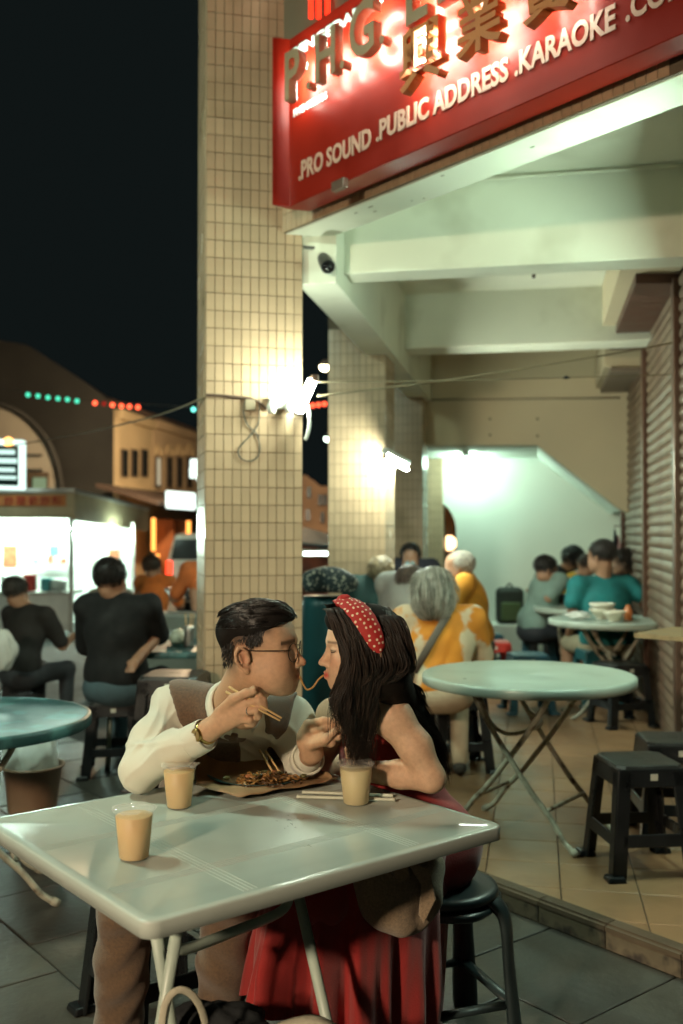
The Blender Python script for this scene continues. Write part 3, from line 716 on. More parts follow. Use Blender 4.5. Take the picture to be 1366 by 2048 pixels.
for (x0, x1, y_, Y) in ((-150, -20, 1052, Zs+.5), (0, 125, 1050, Zs+.5), (20, 140, 1056, Zs+1.3), (158, 250, 1066, Zs+1.2), (-120, 10, 1056, Zs+1.6)):
    m = MB(); m.tube([at(x0, y_, Y), at(x1, y_, Y)], .02, 8); m.build('tube_light', M_tS, st)
m = MB(); p0, p1_ = at(-180, 1190, Zs+.1), at(140, 1190, Zs+.1)
m.slab([p0, p1_, p1_+V3(0, .7, 0), p0+V3(0, .7, 0)], (0, 0, .04)); m.build('counter', M_alu, st)
m = MB(); m.slab([V3(p0.x, p0.y+.04, .1), V3(p1_.x, p1_.y+.04, .1), V3(p1_.x, p1_.y+.04, p0.z), V3(p0.x, p0.y+.04, p0.z)], V3(0, .03, 0)); m.build('counter_front', M_int, st)
m = MB(); m.slab([at(60, 1128, Zs+2.2), at(136, 1128, Zs+2.2), at(136, 1131, Zs+2.2), at(60, 1131, Zs+2.2)], V3(0, -.25, 0)); m.build('shelf', M_alu, st)
# goods on the stall
gi = 0
M_pot = pm('steel_pot', (.4, .4, .38), .3, metal=.8); M_rb = pm('red_bucket', (.4, .03, .02), .5); M_bb = pm('blue_tub', (.05, .25, .28), .5)
def pot(px, py, Y, r, h, mat, label, name='cooking_pot', cat='pot'):
    p_ = at(px, py, Y); m = MB(); m.lathe([(r*.9, 0), (r, .01), (r*1.02, h), (r*1.08, h+.006), (r*.96, h), (r*.88, .02)], 18, p_, cap=True); return tag(m.build(name, mat), label, cat)
zc_ = at(0, 1190, Zs+.1).z+.04
for (px, r, h, mat, lab, nm, ct) in ((94, .085, .17, M_bb, 'blue tub on the stall counter above the red one', 'plastic_tub', 'tub'), (18, .11, .2, M_pot, 'dented steel pot at the left end of the stall counter', 'cooking_pot', 'pot'), (116, .12, .14, M_pot, 'wide steel pot on the stall counter beside the post', 'cooking_pot', 'pot'), (60, .09, .22, M_rb, 'red container on the stall counter left of the blue tub', 'plastic_tub', 'tub')):
    p_ = at(px, 1190, Zs+.35); p_.z = zc_+.002
    m = MB(); m.lathe([(r*.9, 0), (r, .01), (r*1.02, h), (r*1.08, h+.006), (r*.96, h), (r*.88, .02)], 18, p_); tag(m.build(nm, mat), lab, ct)
rs_ = random.Random(4)
for i, (px, py, w_, h_, c, nm, lab, ct) in enumerate(((20, 1112, .22, .34, (.55, .12, .05), 'hanging_poster', 'red and orange poster on the white back of the stall', 'poster'), (75, 1105, .16, .2, (.6, .55, .4), 'price_card', 'cream price card on the white back of the stall', 'card'),
    (108, 1108, .14, .26, (.1, .2, .22), 'hanging_poster', 'teal poster on the white back of the stall', 'poster'), (178, 1125, .24, .2, (.5, .5, .42), 'price_card', 'grey card on the right side of the stall back', 'card'), (228, 1118, .16, .3, (.5, .15, .06), 'hanging_poster', 'orange poster at the right end of the stall back', 'poster'))):
    p_ = at(px, py, Zs+2.37); m = MB(); m.box(p_, (w_, .02, h_)); tag(m.build(nm, pm('card_%d' % i, c, .6, var=.5, vs=14)), lab, ct)
for i, (px, r, h) in enumerate(((84, .05, .1), (100, .04, .13), (70, .06, .07), (112, .045, .12), (127, .05, .09))):
    p_ = at(px, 1127, Zs+2.05); m = MB(); m.lathe([(r*.8, 0), (r, .01), (r, h*.7), (r*.5, h*.85), (r*.5, h)], 12, p_); tag(m.build('jar', pm('jar_%d' % (i % 3), ((.5, .4, .3), (.45, .1, .05), (.2, .3, .25))[i % 3], .3)), ('short jar on the stall shelf, second from left', 'slim jar in the middle of the stall shelf', 'squat jar at the left end of the stall shelf', 'tall jar on the stall shelf, second from right', 'jar at the right end of the stall shelf')[i], 'jar', 'jars on the stall shelf')
# menu light box above the stall
o = thing('menu_sign', 'glowing white framed menu sign at the left edge above the food stall', 'sign', at(10, 930, 13))
m = MB(); m.slab([at(-80, 874, 13), at(47, 880, 13), at(47, 980, 13), at(-80, 976, 13)], V3(0, .12, 0)); m.build('frame', em('menu_frame_light', (.75, 1, .9), 1.6), o, bevel=.02)
m = MB(); m.slab([at(-80, 886, 12.98), at(37, 892, 12.98), at(37, 972, 12.98), at(-80, 968, 12.98)], V3(0, -.01, 0)); mp = m.build('panel', pm('menu_panel', (.02, .06, .06), .3), o)
for (y, x0, x1, h_) in ((898, -70, 30, 9), (915, -70, 34, 10), (934, -70, 30, 8), (950, -70, 33, 7)):
    m = MB(); m.slab([at(x0, y, 12.96), at(x1, y+2, 12.96), at(x1, y+2+h_, 12.96), at(x0, y+h_, 12.96)], V3(0, -.005, 0)); m.build('menu_line', em('menu_text_light', (.7, 1, .9), 1.2), mp)
m = MB(); m.lathe([(.02, .06), (.06, .03), (.06, -.03), (.02, -.06)], 12, at(17, 884, 12.9)); m.build('sign_bulb', em('menu_orange', (1, .45, .12), 5), o)
# ================================================================== white van
vn = thing('parked_van', 'white van parked with a lit red tail lamp beyond the stalls', 'van', at(400, 1190, 17))
M_van = pm('white_van_paint', (.5, .48, .42), .3, coat=.4); vb = at(330, 1190, 17); vx = vb.x; zg = .25
vw, vh, vl = 1.55, 1.42, 3.6
m = MB(); x0, x1, y0 = vx, vx+vw, 17.0
pts = [(x0+.05, zg), (x1-.05, zg), (x1, .55), (x1-.02, .95), (x1-.16, vh), (x0+.16, vh), (x0+.02, .95), (x0, .55)]
m.slab([V3(px, y0, pz) for px, pz in pts], V3(.25, vl, 0)); m.build('body', M_van, vn, bevel=.05, seg=3)
m = MB(); m.slab([V3(x0+.17, y0-.01, 1.33), V3(x1-.17, y0-.01, 1.33), V3(x1-.1, y0-.01, .98), V3(x0+.1, y0-.01, .98)], V3(0, .03, 0)); m.build('rear_window', M_pane, vn)
for xx, e in ((x0+.07, 1), (x1-.07, 1)):
    m = MB(); m.box((xx, y0-.01, .83), (.10, .06, .26)); m.build('tail_lamp', em('tail_lamp_red', (1, .05, .02), 3.5), vn, bevel=.02)
m = MB(); m.box((x0+vw/2, y0-.05, .38), (vw*.98, .12, .17)); m.build('bumper', M_blackp, vn, bevel=.03)
m = MB(); m.box((x0+vw/2, y0-.115, .48), (.42, .01, .11)); m.build('number_plate', M_plast, vn)
for xx in (x0+.2, x1-.2):
    for yy in (y0+.7, y0+vl-.7):
        m = MB(); m.tube([V3(xx-.09, yy, .29), V3(xx+.09, yy, .29)], .29, 20); wo = m.build('wheel', pm('tyre_rubber', (.015, .015, .015), .8), vn, auto=40)
# ================================================================== plastic stools
M_stB = pm('black_stool_plastic', (.011, .012, .013), .30, var=.35, vs=9, bump=.06, bs=60, rand=.2)
M_stTop = pm('scuffed_black_seat', (.022, .024, .023), .33, var=.5, vs=14, bump=.12, bs=120)
M_stU = pm('blue_stool_plastic', (.025, .085, .115), .35, var=.2)
M_stT = pm('teal_stool_plastic', (.02, .11, .125), .35, var=.2)
M_stR = pm('red_stool_plastic', (.42, .03, .02), .35, var=.2)
M_stD = pm('dark_green_stool_plastic', (.022, .034, .036), .38, var=.25)
M_stk = pm('price_sticker', (.5, .5, .42), .6)
def make_stool(mat, top, a=.138, b=.178, H=.44, sticker=True, lw=.058):
    o = thing('plastic_stool', 'x', 'stool')
    w_ = lambda z: b+(a-b)*z/H
    def side(k, u, z, inn=0):
        ww = w_(z)-inn; c, s = [(1, 0), (0, 1), (-1, 0), (0, -1)][k]
        x, y = u*w_(z), -ww
        return V3(x*c-y*s, x*s+y*c, z)
    def strip(m, k, u0, u1, z0, z1, th=.011, u0t=None, u1t=None):
        U0, U1 = (u0 if u0t is None else u0t), (u1 if u1t is None else u1t)
        m.hexa([side(k, u0, z0), side(k, u1, z0), side(k, u1, z0, th), side(k, u0, z0, th)], [side(k, U0, z1), side(k, U1, z1), side(k, U1, z1, th), side(k, U0, z1, th)])
    m = MB(); c8 = []
    t = .018
    for (x, y) in ((-1, -1), (1, -1), (1, 1), (-1, 1)):
        p, q = V3(x*a, y*(a-.03)), V3(x*(a-.03), y*a)
        c8 += ([p, q] if x*y > 0 else [q, p])
    prof = [(1.0, H-.03), (1.0, H-.012), (.975, H-.002), (.93, H)]
    vs = [V3(p.x*s_, p.y*s_, z) for s_, z in prof for p in c8]; n8 = 8
    m.add(vs, [(i*n8+k, i*n8+(k+1) % n8, (i+1)*n8+(k+1) % n8, (i+1)*n8+k) for i in range(3) for k in range(n8)]+[tuple(3*n8+k for k in range(8)), tuple(range(7, -1, -1))])
    m.box((0, 0, H+.0005), (.05, .008, .001))
    m.build('seat', top, o, bevel=.004)
    for k in range(4):
        m = MB(); strip(m, k, -.99, .99, H-.085, H-.012); m.build('apron', mat, o, bevel=.004)
    for k in range(4):            # corner leg between side k (right edge) and side k+1 (left edge)
        m = MB(); fb, ft = lw/w_(0), lw*1.0/w_(H)
        strip(m, k, 1-fb, 1, 0, H-.02, .012, 1-ft, 1); strip(m, (k+1) % 4, -1, -1+fb, 0, H-.02, .012, -1, -1+ft)
        c = side(k, 1, 0); m.box((c.x*.93, c.y*.93, .011), (.075, .075, .022), taper=.85)
        m.build('leg', mat, o, bevel=.006)
    for k in range(4):
        m = MB(); strip(m, k, -.8, .8, .125, .175, .011); m.build('brace', mat, o, bevel=.004)
    if sticker:
        m = MB(); p_ = side(0, .05, H-.045); m.box((p_.x, p_.y-.001, p_.z), (.03, .0015, .026)); m.build('sticker', M_stk, o)
    return o
protos = {}
def stool(kind, label, x, y, z=0, rz=0, group=None):
    if kind not in protos:
        mat, top = {'black': (M_stB, M_stTop), 'blue': (M_stU, M_stU), 'red': (M_stR, M_stR), 'teal': (M_stT, M_stT)}[kind]
        o = make_stool(mat, top); protos[kind] = o
    else: o = copy_tree(protos[kind])
    o.matrix_basis = Matrix.Translation((x, y, z)) @ Matrix.Rotation(rz, 4, 'Z')
    tag(o, label, 'stool', group or {'black': 'black plastic stools', 'blue': 'blue plastic stools', 'red': 'red plastic stools', 'teal': 'teal plastic stools'}[kind])
    return o
def gp_(px, py, z): p = on(px, py, z); return p.x, p.y
x, y = gp_(1276, 1516, ARC+.44); stool('black', 'nearest empty black stool on the terracotta tiles at the right edge', x, y, ARC, math.radians(6))
x, y = gp_(1345, 1474, ARC+.44); stool('black', 'black stool directly behind the nearest empty one at the right edge', x, y, ARC, math.radians(-5))
x, y = gp_(1242, 1448, ARC); stool('black', 'black stool under the round table with the bowls', x, y, ARC, math.radians(14))
x, y = gp_(915, 1535, ARC); stool('black', 'black stool under the woman in the orange patterned blouse', x, y, ARC, math.radians(8))
x, y = gp_(870, 1500, ARC); stool('black', 'black stool half hidden left of the orange blouse woman seat', x, y, ARC, math.radians(-12))
x, y = gp_(1056, 1422, ARC); stool('blue', 'empty blue stool seen behind the empty round table', x, y, ARC, math.radians(3))
x, y = gp_(1195, 1408, ARC); stool('teal', 'teal stool under the man in the teal shirt', x, y, ARC, math.radians(5))
x, y = gp_(1078, 1362, ARC); stool('blue', 'blue stool under the man in the grey green shirt', x, y, ARC, math.radians(-8))
x, y = gp_(985, 1385, ARC); stool('red', 'red stool behind the woman in the orange blouse', x, y, ARC, 0)
x, y = gp_(968, 1362, ARC); stool('blue', 'dark blue stool behind the red stool near the backpack', x, y, ARC, .2)
x, y = gp_(226, 1544, 0); stool('black', 'black stool under the man in the black tee shirt', x, y, 0, math.radians(10))
x, y = gp_(45, 1425, 0); stool('black', 'black stool under the seated man at the left edge', x, y, 0, math.radians(20))
xs, ys = at(350, 1400, 4.75).x, 4.75
names = ['bottom', 'second', 'middle', 'fourth', 'top']
for i in range(5):
    stool('black', '%s stool of the nested black stack left of the nearest pillar' % names[i] if i in (0, 2, 4) else '%s stool from the ground in the nested black stack by the pillar' % names[i], xs+random.uniform(-.004, .004), ys, i*.085, math.radians(-8+random.uniform(-2, 2)), 'nested stack of black stools')
stool('black', 'black stool under the man with the chopsticks', -.555, 3.02, 0, math.radians(38))
# woman's stool with arched legs
def arch_stool(label, x, y, rz):
    o = thing('plastic_stool', label, 'stool')
    m = MB(); m.lathe([(.10, .425), (.15, .415), (.165, .43), (.16, .445), (.14, .45), (.05, .444)], 28); m.build('seat', M_stD, o)
    for k in range(4):
        a_ = math.pi/4+k*math.pi/2; r = V3(math.cos(a_), math.sin(a_)); t = V3(-r.y, r.x)
        pth = bezier([r*.135+V3(0, 0, .43), r*.185+V3(0, 0, .38), r*.198+V3(0, 0, .25), r*.212+V3(0, 0, .1), r*.222], 6)
        m = MB(); m.tube(pth, [.036+.004*math.cos(i*.3) for i in range(len(pth))], 8, flat=.45, up=r); m.build('leg', M_stD, o)
        r2 = V3(math.cos(a_+math.pi/2), math.sin(a_+math.pi/2))
        m = MB(); m.tube(bezier([r*.145+V3(0, 0, .40), (r+r2)*.115+V3(0, 0, .405), r2*.145+V3(0, 0, .40)], 6), .022, 8, flat=.6); m.build('apron', M_stD, o)
        m = MB(); m.tube([r*.206+V3(0, 0, .145), r2*.206+V3(0, 0, .145)], .019, 8, flat=.5); m.build('brace', M_stD, o)
    o.matrix_basis = Matrix.Translation((x, y, 0)) @ Matrix.Rotation(rz, 4, 'Z')
    return o
arch_stool('dark green stool with curved legs under the woman in the red dress', .285, 2.87, math.radians(20))
# ================================================================== folding tables
M_top = pm('pale_green_table_plastic', (.36, .43, .37), .32, var=.07, vs=5, bump=.03, bs=30, col2=(.27, .32, .27), c2s=4, c2t=(.55, .75))
M_topD = pm('dark_teal_table_plastic', (.020, .066, .068), .45, var=.2, bump=.05, bs=18, col2=(.06, .17, .17), c2s=6)
M_legw = pm('worn_white_leg_tube', (.42, .40, .31), .5, var=.4, vs=20, col2=(.10, .055, .03), c2s=16, c2t=(.52, .66))
M_legg = pm('pale_green_leg_tube', (.42, .50, .43), .4, var=.15)
def round_table(label, x, y, z, R, mat, leg, rz, H=.72, rim=.045):
    o = thing('folding_table', label, 'table', (0, 0, 0))
    m = MB(); prof = [(R*.97, H-rim), (R*.985, H-rim), (R, H-rim+.006), (R, H-.010), (R*.993, H-.003), (R*.98, H), (R*.955, H+.0005), (R*.945, H-.0015), (R*.5, H-.0015), (.035, H-.001), (.03, H-.004), (.001, H-.004)]
    m.lathe(prof, 72, cap=False); m.lathe([(R*.97, H-rim), (R*.97, H-.012), (.001, H-.012)], 48, cap=False); m.build('table_top', mat, o)
    for sgn_ in (1, -1):
        yy = .19 if sgn_ > 0 else .16; z1 = H-.03
        fr = MB()
        for q in (-1, 1):
            fr.tube(bezier([V3(-.21*sgn_, q*yy, z1), V3(-.09*sgn_, q*yy, z1*.72), V3(.10*sgn_, q*yy, z1*.36), V3(.20*sgn_, q*yy, .14), V3(.27*sgn_, q*yy*1.05, .05), V3(.325*sgn_, q*yy*1.08, .012)], 5), .0125, 8)
        fr.tube([V3(.185*sgn_, -yy, .165), V3(.185*sgn_, yy, .165)], .009, 8)
        fr.tube([V3(-.21*sgn_, -yy, z1-.01), V3(-.21*sgn_, yy, z1-.01)], .011, 8)
        fr.build('leg_frame', leg, o)
        for q in (-1, 1):
            m = MB(); m.tube([V3(.31*sgn_, q*yy*1.08, .022), V3(.335*sgn_, q*yy*1.08, .004)], .017, 8); m.build('foot_cap', leg, o)
    m = MB(); m.tube(bezier([V3(-.16, .17, z1-.05), V3(-.10, .18, z1-.17), V3(-.02, .17, z1-.22), V3(0, 0, z1-.23), V3(-.02, -.17, z1-.22), V3(-.10, -.18, z1-.17), V3(-.16, -.17, z1-.05)], 6), .010, 8); m.build('stay', leg, o)
    o.matrix_basis = Matrix.Translation((x, y, z)) @ Matrix.Rotation(rz, 4, 'Z')
    return o
x, y = gp_(1056, 1347, ARC+.72); round_table('empty pale green round folding table on the terracotta tiles', x, y, ARC, .485, M_top, M_legw, math.radians(-38))
x, y = gp_(1222, 1238, ARC+.72); x2, y2 = x, y; round_table('pale round folding table with stacked bowls beside the shutters', x, y, ARC, .46, M_top, M_legw, math.radians(0))
x, y = gp_(1165, 1213, ARC+.72); x3, y3 = x, y; round_table('farthest pale round table where the group is eating', x, y, ARC, .42, M_top, M_legw, math.radians(70))
x, y = gp_(-72, 1434, .72); round_table('dark teal round table at the left edge over the bucket', x, y, 0, .49, M_topD, M_legw, math.radians(25))
x, y = gp_(800, 1262, ARC+.72); round_table('pale round table hidden between the elderly diners', x, y, ARC, .45, M_top, M_legw, math.radians(20))
# dark square table with bottles beside the pillar
p_ = on(350, 1290, .72); o = thing('square_table', 'dark teal square table with bottles left of the nearest pillar', 'table', (p_.x, p_.y, 0), math.radians(-5))
m = MB(); m.box((p_.x, p_.y, .70), (.78, .78, .04)); m.build('table_top', M_topD, o, bevel=.012)
for sx_ in (-1, 1):
    for sy_ in (-1, 1):
        m = MB(); m.tube([V3(p_.x+sx_*.33, p_.y+sy_*.33, .685), V3(p_.x+sx_*.35, p_.y+sy_*.35, 0)], .016, 8); m.build('leg', M_legg, o)
SQT = p_
# ================================================================== the square table of the couple
TA = math.radians(39.2); ta = V3(math.cos(TA), math.sin(TA)); tb = V3(-ta.y, ta.x); TZ = .75
TN = on(293, 1849, TZ); TN.z = 0; LA, LB = .955, .835
tbl = thing('square_table', 'pale green square folding table in front with three cups and noodles', 'table', TN+ta*(LA/2)+tb*(LB/2))
def rrect(inset, r, n=6):
    P_ = []
    for (cx, cy, a0) in ((LA-inset-r, LB-inset-r, 0), (inset+r, LB-inset-r, 90), (inset+r, inset+r, 180), (LA-inset-r, inset+r, 270)):
        for k in range(n+1):
            a_ = math.radians(a0+90*k/n); P_.append(TN+ta*(cx+r*math.cos(a_))+tb*(cy+r*math.sin(a_)))
    return P_
m = MB(); loops = [(.004, .030, -.034), (.0, .032, -.032), (0, .032, -.005), (.0015, .031, -.0015), (.005, .029, 0), (.022, .028, .0005), (.026, .026, -.0018), (.2, .02, -.0018), (.4, .015, -.0018)]
vs = []; nl = None
for (ins, r, dz) in loops:
    L_ = rrect(ins, r); nl = len(L_); vs += [V3(p.x, p.y, TZ+dz) for p in L_]
fs = [(i*nl+k, i*nl+(k+1) % nl, (i+1)*nl+(k+1) % nl, (i+1)*nl+k) for i in range(len(loops)-1) for k in range(nl)]+[tuple((len(loops)-1)*nl+k for k in range(nl))]
m.add(vs, fs, True)
ins = rrect(.012, .03); vs = [V3(p.x, p.y, TZ-.034) for p in ins]+[V3(p.x, p.y, TZ-.012) for p in ins]
m.add(vs, [(k, nl+k, nl+(k+1) % nl, (k+1) % nl) for k in range(nl)]+[tuple(range(2*nl-1, nl-1, -1))], False)
M_sq = pm('pale_table_plastic', (.42, .465, .42), .22, var=.08, vs=3, bump=.035, bs=9, col2=(.36, .395, .35), c2s=2.5, c2t=(.5, .75))
m.build('table_top', M_sq, tbl)
for (axis, bands) in (('a', (.22, .62)), ('b', (.24, .70))):
    for bnd in bands:
        m = MB()
        for q in range(4):
            t_ = bnd+q*.011
            if axis == 'a':
                P_, Q_ = TN+ta*.03+tb*(t_*LB), TN+ta*(LA-.03)+tb*(t_*LB)
            else:
                P_, Q_ = TN+tb*.03+ta*(t_*LA), TN+tb*(LB-.03)+ta*(t_*LA)
            dd = (Q_-P_).normalized(); nn = V3(-dd.y, dd.x); z_ = TZ-.0016
            m.add([P_-nn*.002+V3(0, 0, z_), Q_-nn*.002+V3(0, 0, z_), Q_+V3(0, 0, z_+.0009), P_+V3(0, 0, z_+.0009), P_+nn*.002+V3(0, 0, z_), Q_+nn*.002+V3(0, 0, z_)], [(0, 1, 2, 3), (3, 2, 5, 4)])
        m.build('ridge_band', M_sq, tbl)
def seg(p, q, t): return p+(q-p)*t
def legline(a_, Ya, b2, Yb, r=.0125, zend=.02):
    p, q = at(*a_, Ya), at(*b2, Yb); p.z = min(p.z, TZ-.02)
    t = (p.z-zend)/(p.z-q.z); e = p+(q-p)*t; p = p+(p-q)*.02
    p.z = min(p.z, TZ-.015)
    m = MB(); m.tube([p, e], r, 10); return m.build('leg', M_legg, tbl)
legline((312, 1868), 2.0, (336, 2010), 2.06); legline((353, 1868), 1.98, (322, 2048), 2.0)
legline((593, 1772), 2.32, (655, 2048), 2.22); legline((692, 1758), 2.42, (634, 1985), 2.5)
m = MB(); m.tube(bezier([at(330, 1868, 2.05), at(345, 1892, 2.05), at(375, 1897, 2.08), at(470, 1862, 2.2), at(545, 1832, 2.3), at(572, 1812, 2.33), at(580, 1785, 2.34)], 6), .0115, 10); m.build('stay', M_legg, tbl)
m = MB(); m.tube([at(620, 1860, 2.31), at(624, 1960, 2.27)], .006, 6)
# ================================================================== bits around
M_bkt = pm('brown_bucket_plastic', (.24, .15, .095), .45, var=.1)
M_bag = pm('thin_plastic_bag', (.75, .78, .72), .35, alpha=.6, bump=.4, bs=25)
p_ = on(65, 1622, 0)
bk = thing('rubbish_bucket', 'brown plastic bucket under the dark teal round table', 'bucket', p_)
m = MB(); m.lathe([(.118, 0), (.148, .225), (.162, .233), (.162, .243), (.145, .241), (.115, .015), (.001, .012)], 32, p_, cap=False); m.build('body', M_bkt, bk)
def blob(name, mat, c, r, amp, parent=None, sz=(1, 1, 1), seed=0, freq=3., nu=28, nv=18, zmin=None):
    m = MB(); vs = []; rnd = random.Random(seed); ph = [rnd.uniform(0, 6) for _ in range(8)]
    for j in range(nv+1):
        th = math.pi*j/nv
        for i in range(nu):
            a_ = 2*math.pi*i/nu
            d = 1+amp*(math.sin(freq*a_+ph[0]+2*th)*math.sin(freq*.8*th+ph[1])+.6*math.sin(2.3*freq*a_+ph[2]-3*th))*math.sin(th)
            p = V3(r*d*sz[0]*math.sin(th)*math.cos(a_), r*d*sz[1]*math.sin(th)*math.sin(a_), r*d*sz[2]*math.cos(th))
            if zmin is not None: p.z = max(p.z, zmin)
            vs.append(p+Vector(c))
    m.add(vs, [(j*nu+i, (j+1)*nu+i, (j+1)*nu+(i+1) % nu, j*nu+(i+1) % nu) for j in range(nv) for i in range(nu)], True)
    return m.build(name, mat, parent)
tag(blob('bin_liner', M_bag, p_+V3(-.01, .0, .285), .135, .16, sz=(1, 1, .95), seed=3, freq=5), 'crumpled translucent plastic bag stuffed into the brown bucket', 'bag')
tag(blob('plastic_bag', M_bag, at(5, 1300, 7.0), .11, .2, sz=(.8, .6, 1.3), seed=5), 'pale plastic bag hanging at the far left edge', 'bag')
# table things on the dark square table
M_btl = pm('clear_bottle_plastic', (.55, .6, .55), .2, trans=.3)
o = thing('chopstick_holder', 'tall ribbed steel chopstick holder on the dark square table', 'holder', at(378, 1275, SQT.y))
pz = V3(at(378, 1275, SQT.y-.1).x, SQT.y-.1, .722); m = MB(); m.lathe([(.03, 0), (.034, .01), (.03, .03), (.034, .05), (.03, .07), (.034, .09), (.03, .11), (.032, .13)], 16, pz); m.build('cup', M_pot, o)
for q in range(5):
    m = MB(); a_ = q*1.3; m.tube([pz+V3(.01*math.cos(a_), .01*math.sin(a_), .02), pz+V3(.03*math.cos(a_), .03*math.sin(a_), .21)], .003, 5); m.build('chopstick', pm('chopstick_wood', (.48, .3, .13), .6), o)
pz = V3(at(357, 1275, SQT.y).x, SQT.y, .722); m = MB(); m.lathe([(.045, 0), (.06, .03), (.062, .06), (.04, .09), (.015, .1)], 16, pz)
tag(m.build('sauce_pot', pm('cream_ceramic', (.6, .55, .42), .3)), 'small cream sauce pot on the dark square table', 'pot')
pz = V3(at(275, 1290, SQT.y).x, SQT.y-.15, .722); m = MB(); m.lathe([(.03, 0), (.032, .1), (.028, .13), (.012, .16), (.012, .19)], 14, pz)
tag(m.build('water_bottle', M_btl), 'small clear water bottle on the dark square table', 'bottle')
m = MB(); pz = at(345, 1238, 7.6); m.box((pz.x, pz.y, pz.z-.2), (.5, .35, .5)); tag(m.build('cooler_box', pm('grey_cooler', (.2, .2, .17), .5), None, bevel=.02), 'grey cooler box behind the dark square table', 'box')
# drum with speckled cloth cover, between the pillars
pd = at(645, 1290, 6.25)
m = MB(); rD = .135; m.lathe([(rD*.93, ARC), (rD, ARC+.05), (rD*1.02, .75), (rD*.95, .98), (rD*.9, 1.05)], 28, (pd.x, pd.y, 0)); tag(m.build('teal_drum', pm('teal_drum_plastic', (.015, .07, .08), .35)), 'tall teal plastic drum between the first two pillars', 'drum')
M_spk = pm('speckled_dark_cloth', (.022, .036, .040), .85, var=.3, col2=(.42, .40, .32), c2s=42, c2t=(.57, .61), bump=.3, bs=30)
tag(blob('cloth_cover', M_spk, at(657, 1168, 6.2), .175, .10, sz=(1.0, .9, .62), seed=9, freq=2.2, zmin=-.045), 'dark speckled cloth cover on the teal drum', 'cover')
# bowls on table two
def bowl(x, y, z, r, label, mat):
    m = MB(); m.lathe([(r*.45, 0), (r*.45, .012), (r*.7, .03), (r*.93, .06), (r, .075), (r*.96, .075), (r*.88, .06), (r*.6, .025), (.001, .02)], 26, (x, y, z), cap=False); return tag(m.build('bowl', mat), label, 'bowl', 'bowls on the round table')
M_bw = pm('bowl_white_ceramic', (.62, .60, .48), .25, col2=(.2, .16, .25), c2s=14, c2t=(.66, .7)); tz = ARC+.7215
bowl(x2-.03, y2-.2, tz, .085, 'front patterned bowl with orange rim on the bowl table', M_bw)
bowl(x2-.06, y2+.02, tz, .10, 'wider bowl behind the front one on the bowl table', M_bw)
bowl(x2-.06, y2+.02, tz+.04, .098, 'upper bowl nested in the wider one on the bowl table', pm('bowl_plain', (.6, .6, .5), .3))
m = MB(); m.lathe([(.03, 0), (.032, .07), (.02, .09), (.016, .11)], 14, (x2+.1, y2-.1, tz)); tag(m.build('sauce_bottle', pm('orange_sauce', (.5, .16, .05), .3)), 'small orange sauce bottle beside the stacked bowls', 'bottle')
tag(blob('crumpled_bag', M_bag, (x2-.25, y2-.05, tz+.03), .06, .25, sz=(1.4, 1, .5), seed=12), 'crumpled plastic bag left of the stacked bowls', 'bag')
# brown counter at the right edge
pc = at(1330, 1275, 4.9); o = thing('wooden_counter', 'brown wooden counter edge jutting in at the right', 'counter', (pc.x, pc.y, ARC))
m = MB(); a_, b2, c2_, d_ = on(1268, 1275, .93), on(1420, 1288, .93), on(1460, 1262, .93), on(1345, 1262, .93)
m.slab([a_, b2, c2_, d_], (0, 0, .022)); m.build('counter_top', pm('worn_brown_wood', (.28, .19, .10), .5, var=.3, vs=20), o)
m = MB(); q_ = (b2+c2_)/2; m.tube([V3(q_.x, q_.y, ARC), V3(q_.x, q_.y, .93)], .03, 8); m.build('leg', M_rail, o)
# backpack on the ledge
pb2 = ab(1020, 1205)-d1*.2; o = thing('backpack', 'dark green backpack on the white ledge by the back wall', 'backpack', (pb2.x, pb2.y, ARC+.36))
M_bp = pm('dark_backpack_cloth', (.02, .025, .02), .8)
m = MB(); m.box((pb2.x, pb2.y, ARC+.36+.2), (.30, .18, .40)); m.build('body', M_bp, o, bevel=.06, seg=4)
m = MB(); m.box((pb2.x, pb2.y-.1, ARC+.36+.14), (.22, .05, .2)); m.build('pocket', pm('olive_pocket', (.06, .09, .035), .8), o, bevel=.02, seg=3)
m = MB(); m.tube(bezier([V3(pb2.x-.04, pb2.y, ARC+.75), V3(pb2.x, pb2.y, ARC+.8), V3(pb2.x+.04, pb2.y, ARC+.75)], 5), .01, 6); m.build('strap', M_bp, o)
# clothes hanging at the end of the shutters
o = thing('hanging_clothes', 'dark and pink clothes hanging where the shutters end', 'clothes', at(1233, 1080, 9.45))
for (px, c, dz) in ((1229, (.012, .012, .015), 0), (1236, (.35, .2, .2), -.06)):
    p_ = at(px, 1085, 9.45); m = MB(); m.tube([p_+V3(0, 0, .13+dz), p_+V3(.01, 0, .03+dz), p_+V3(-.01, 0, -.12+dz), p_+V3(0, 0, -.2+dz)], [.012, .04, .05, .045], 10, flat=.5); m.build('garment', pm('garment_%d' % px, c, .9), o)
m = MB(); m.tube([at(1228, 1052, 9.5), at(1244, 1052, 9.5)], .006, 6); m.build('rail', M_rail, o)
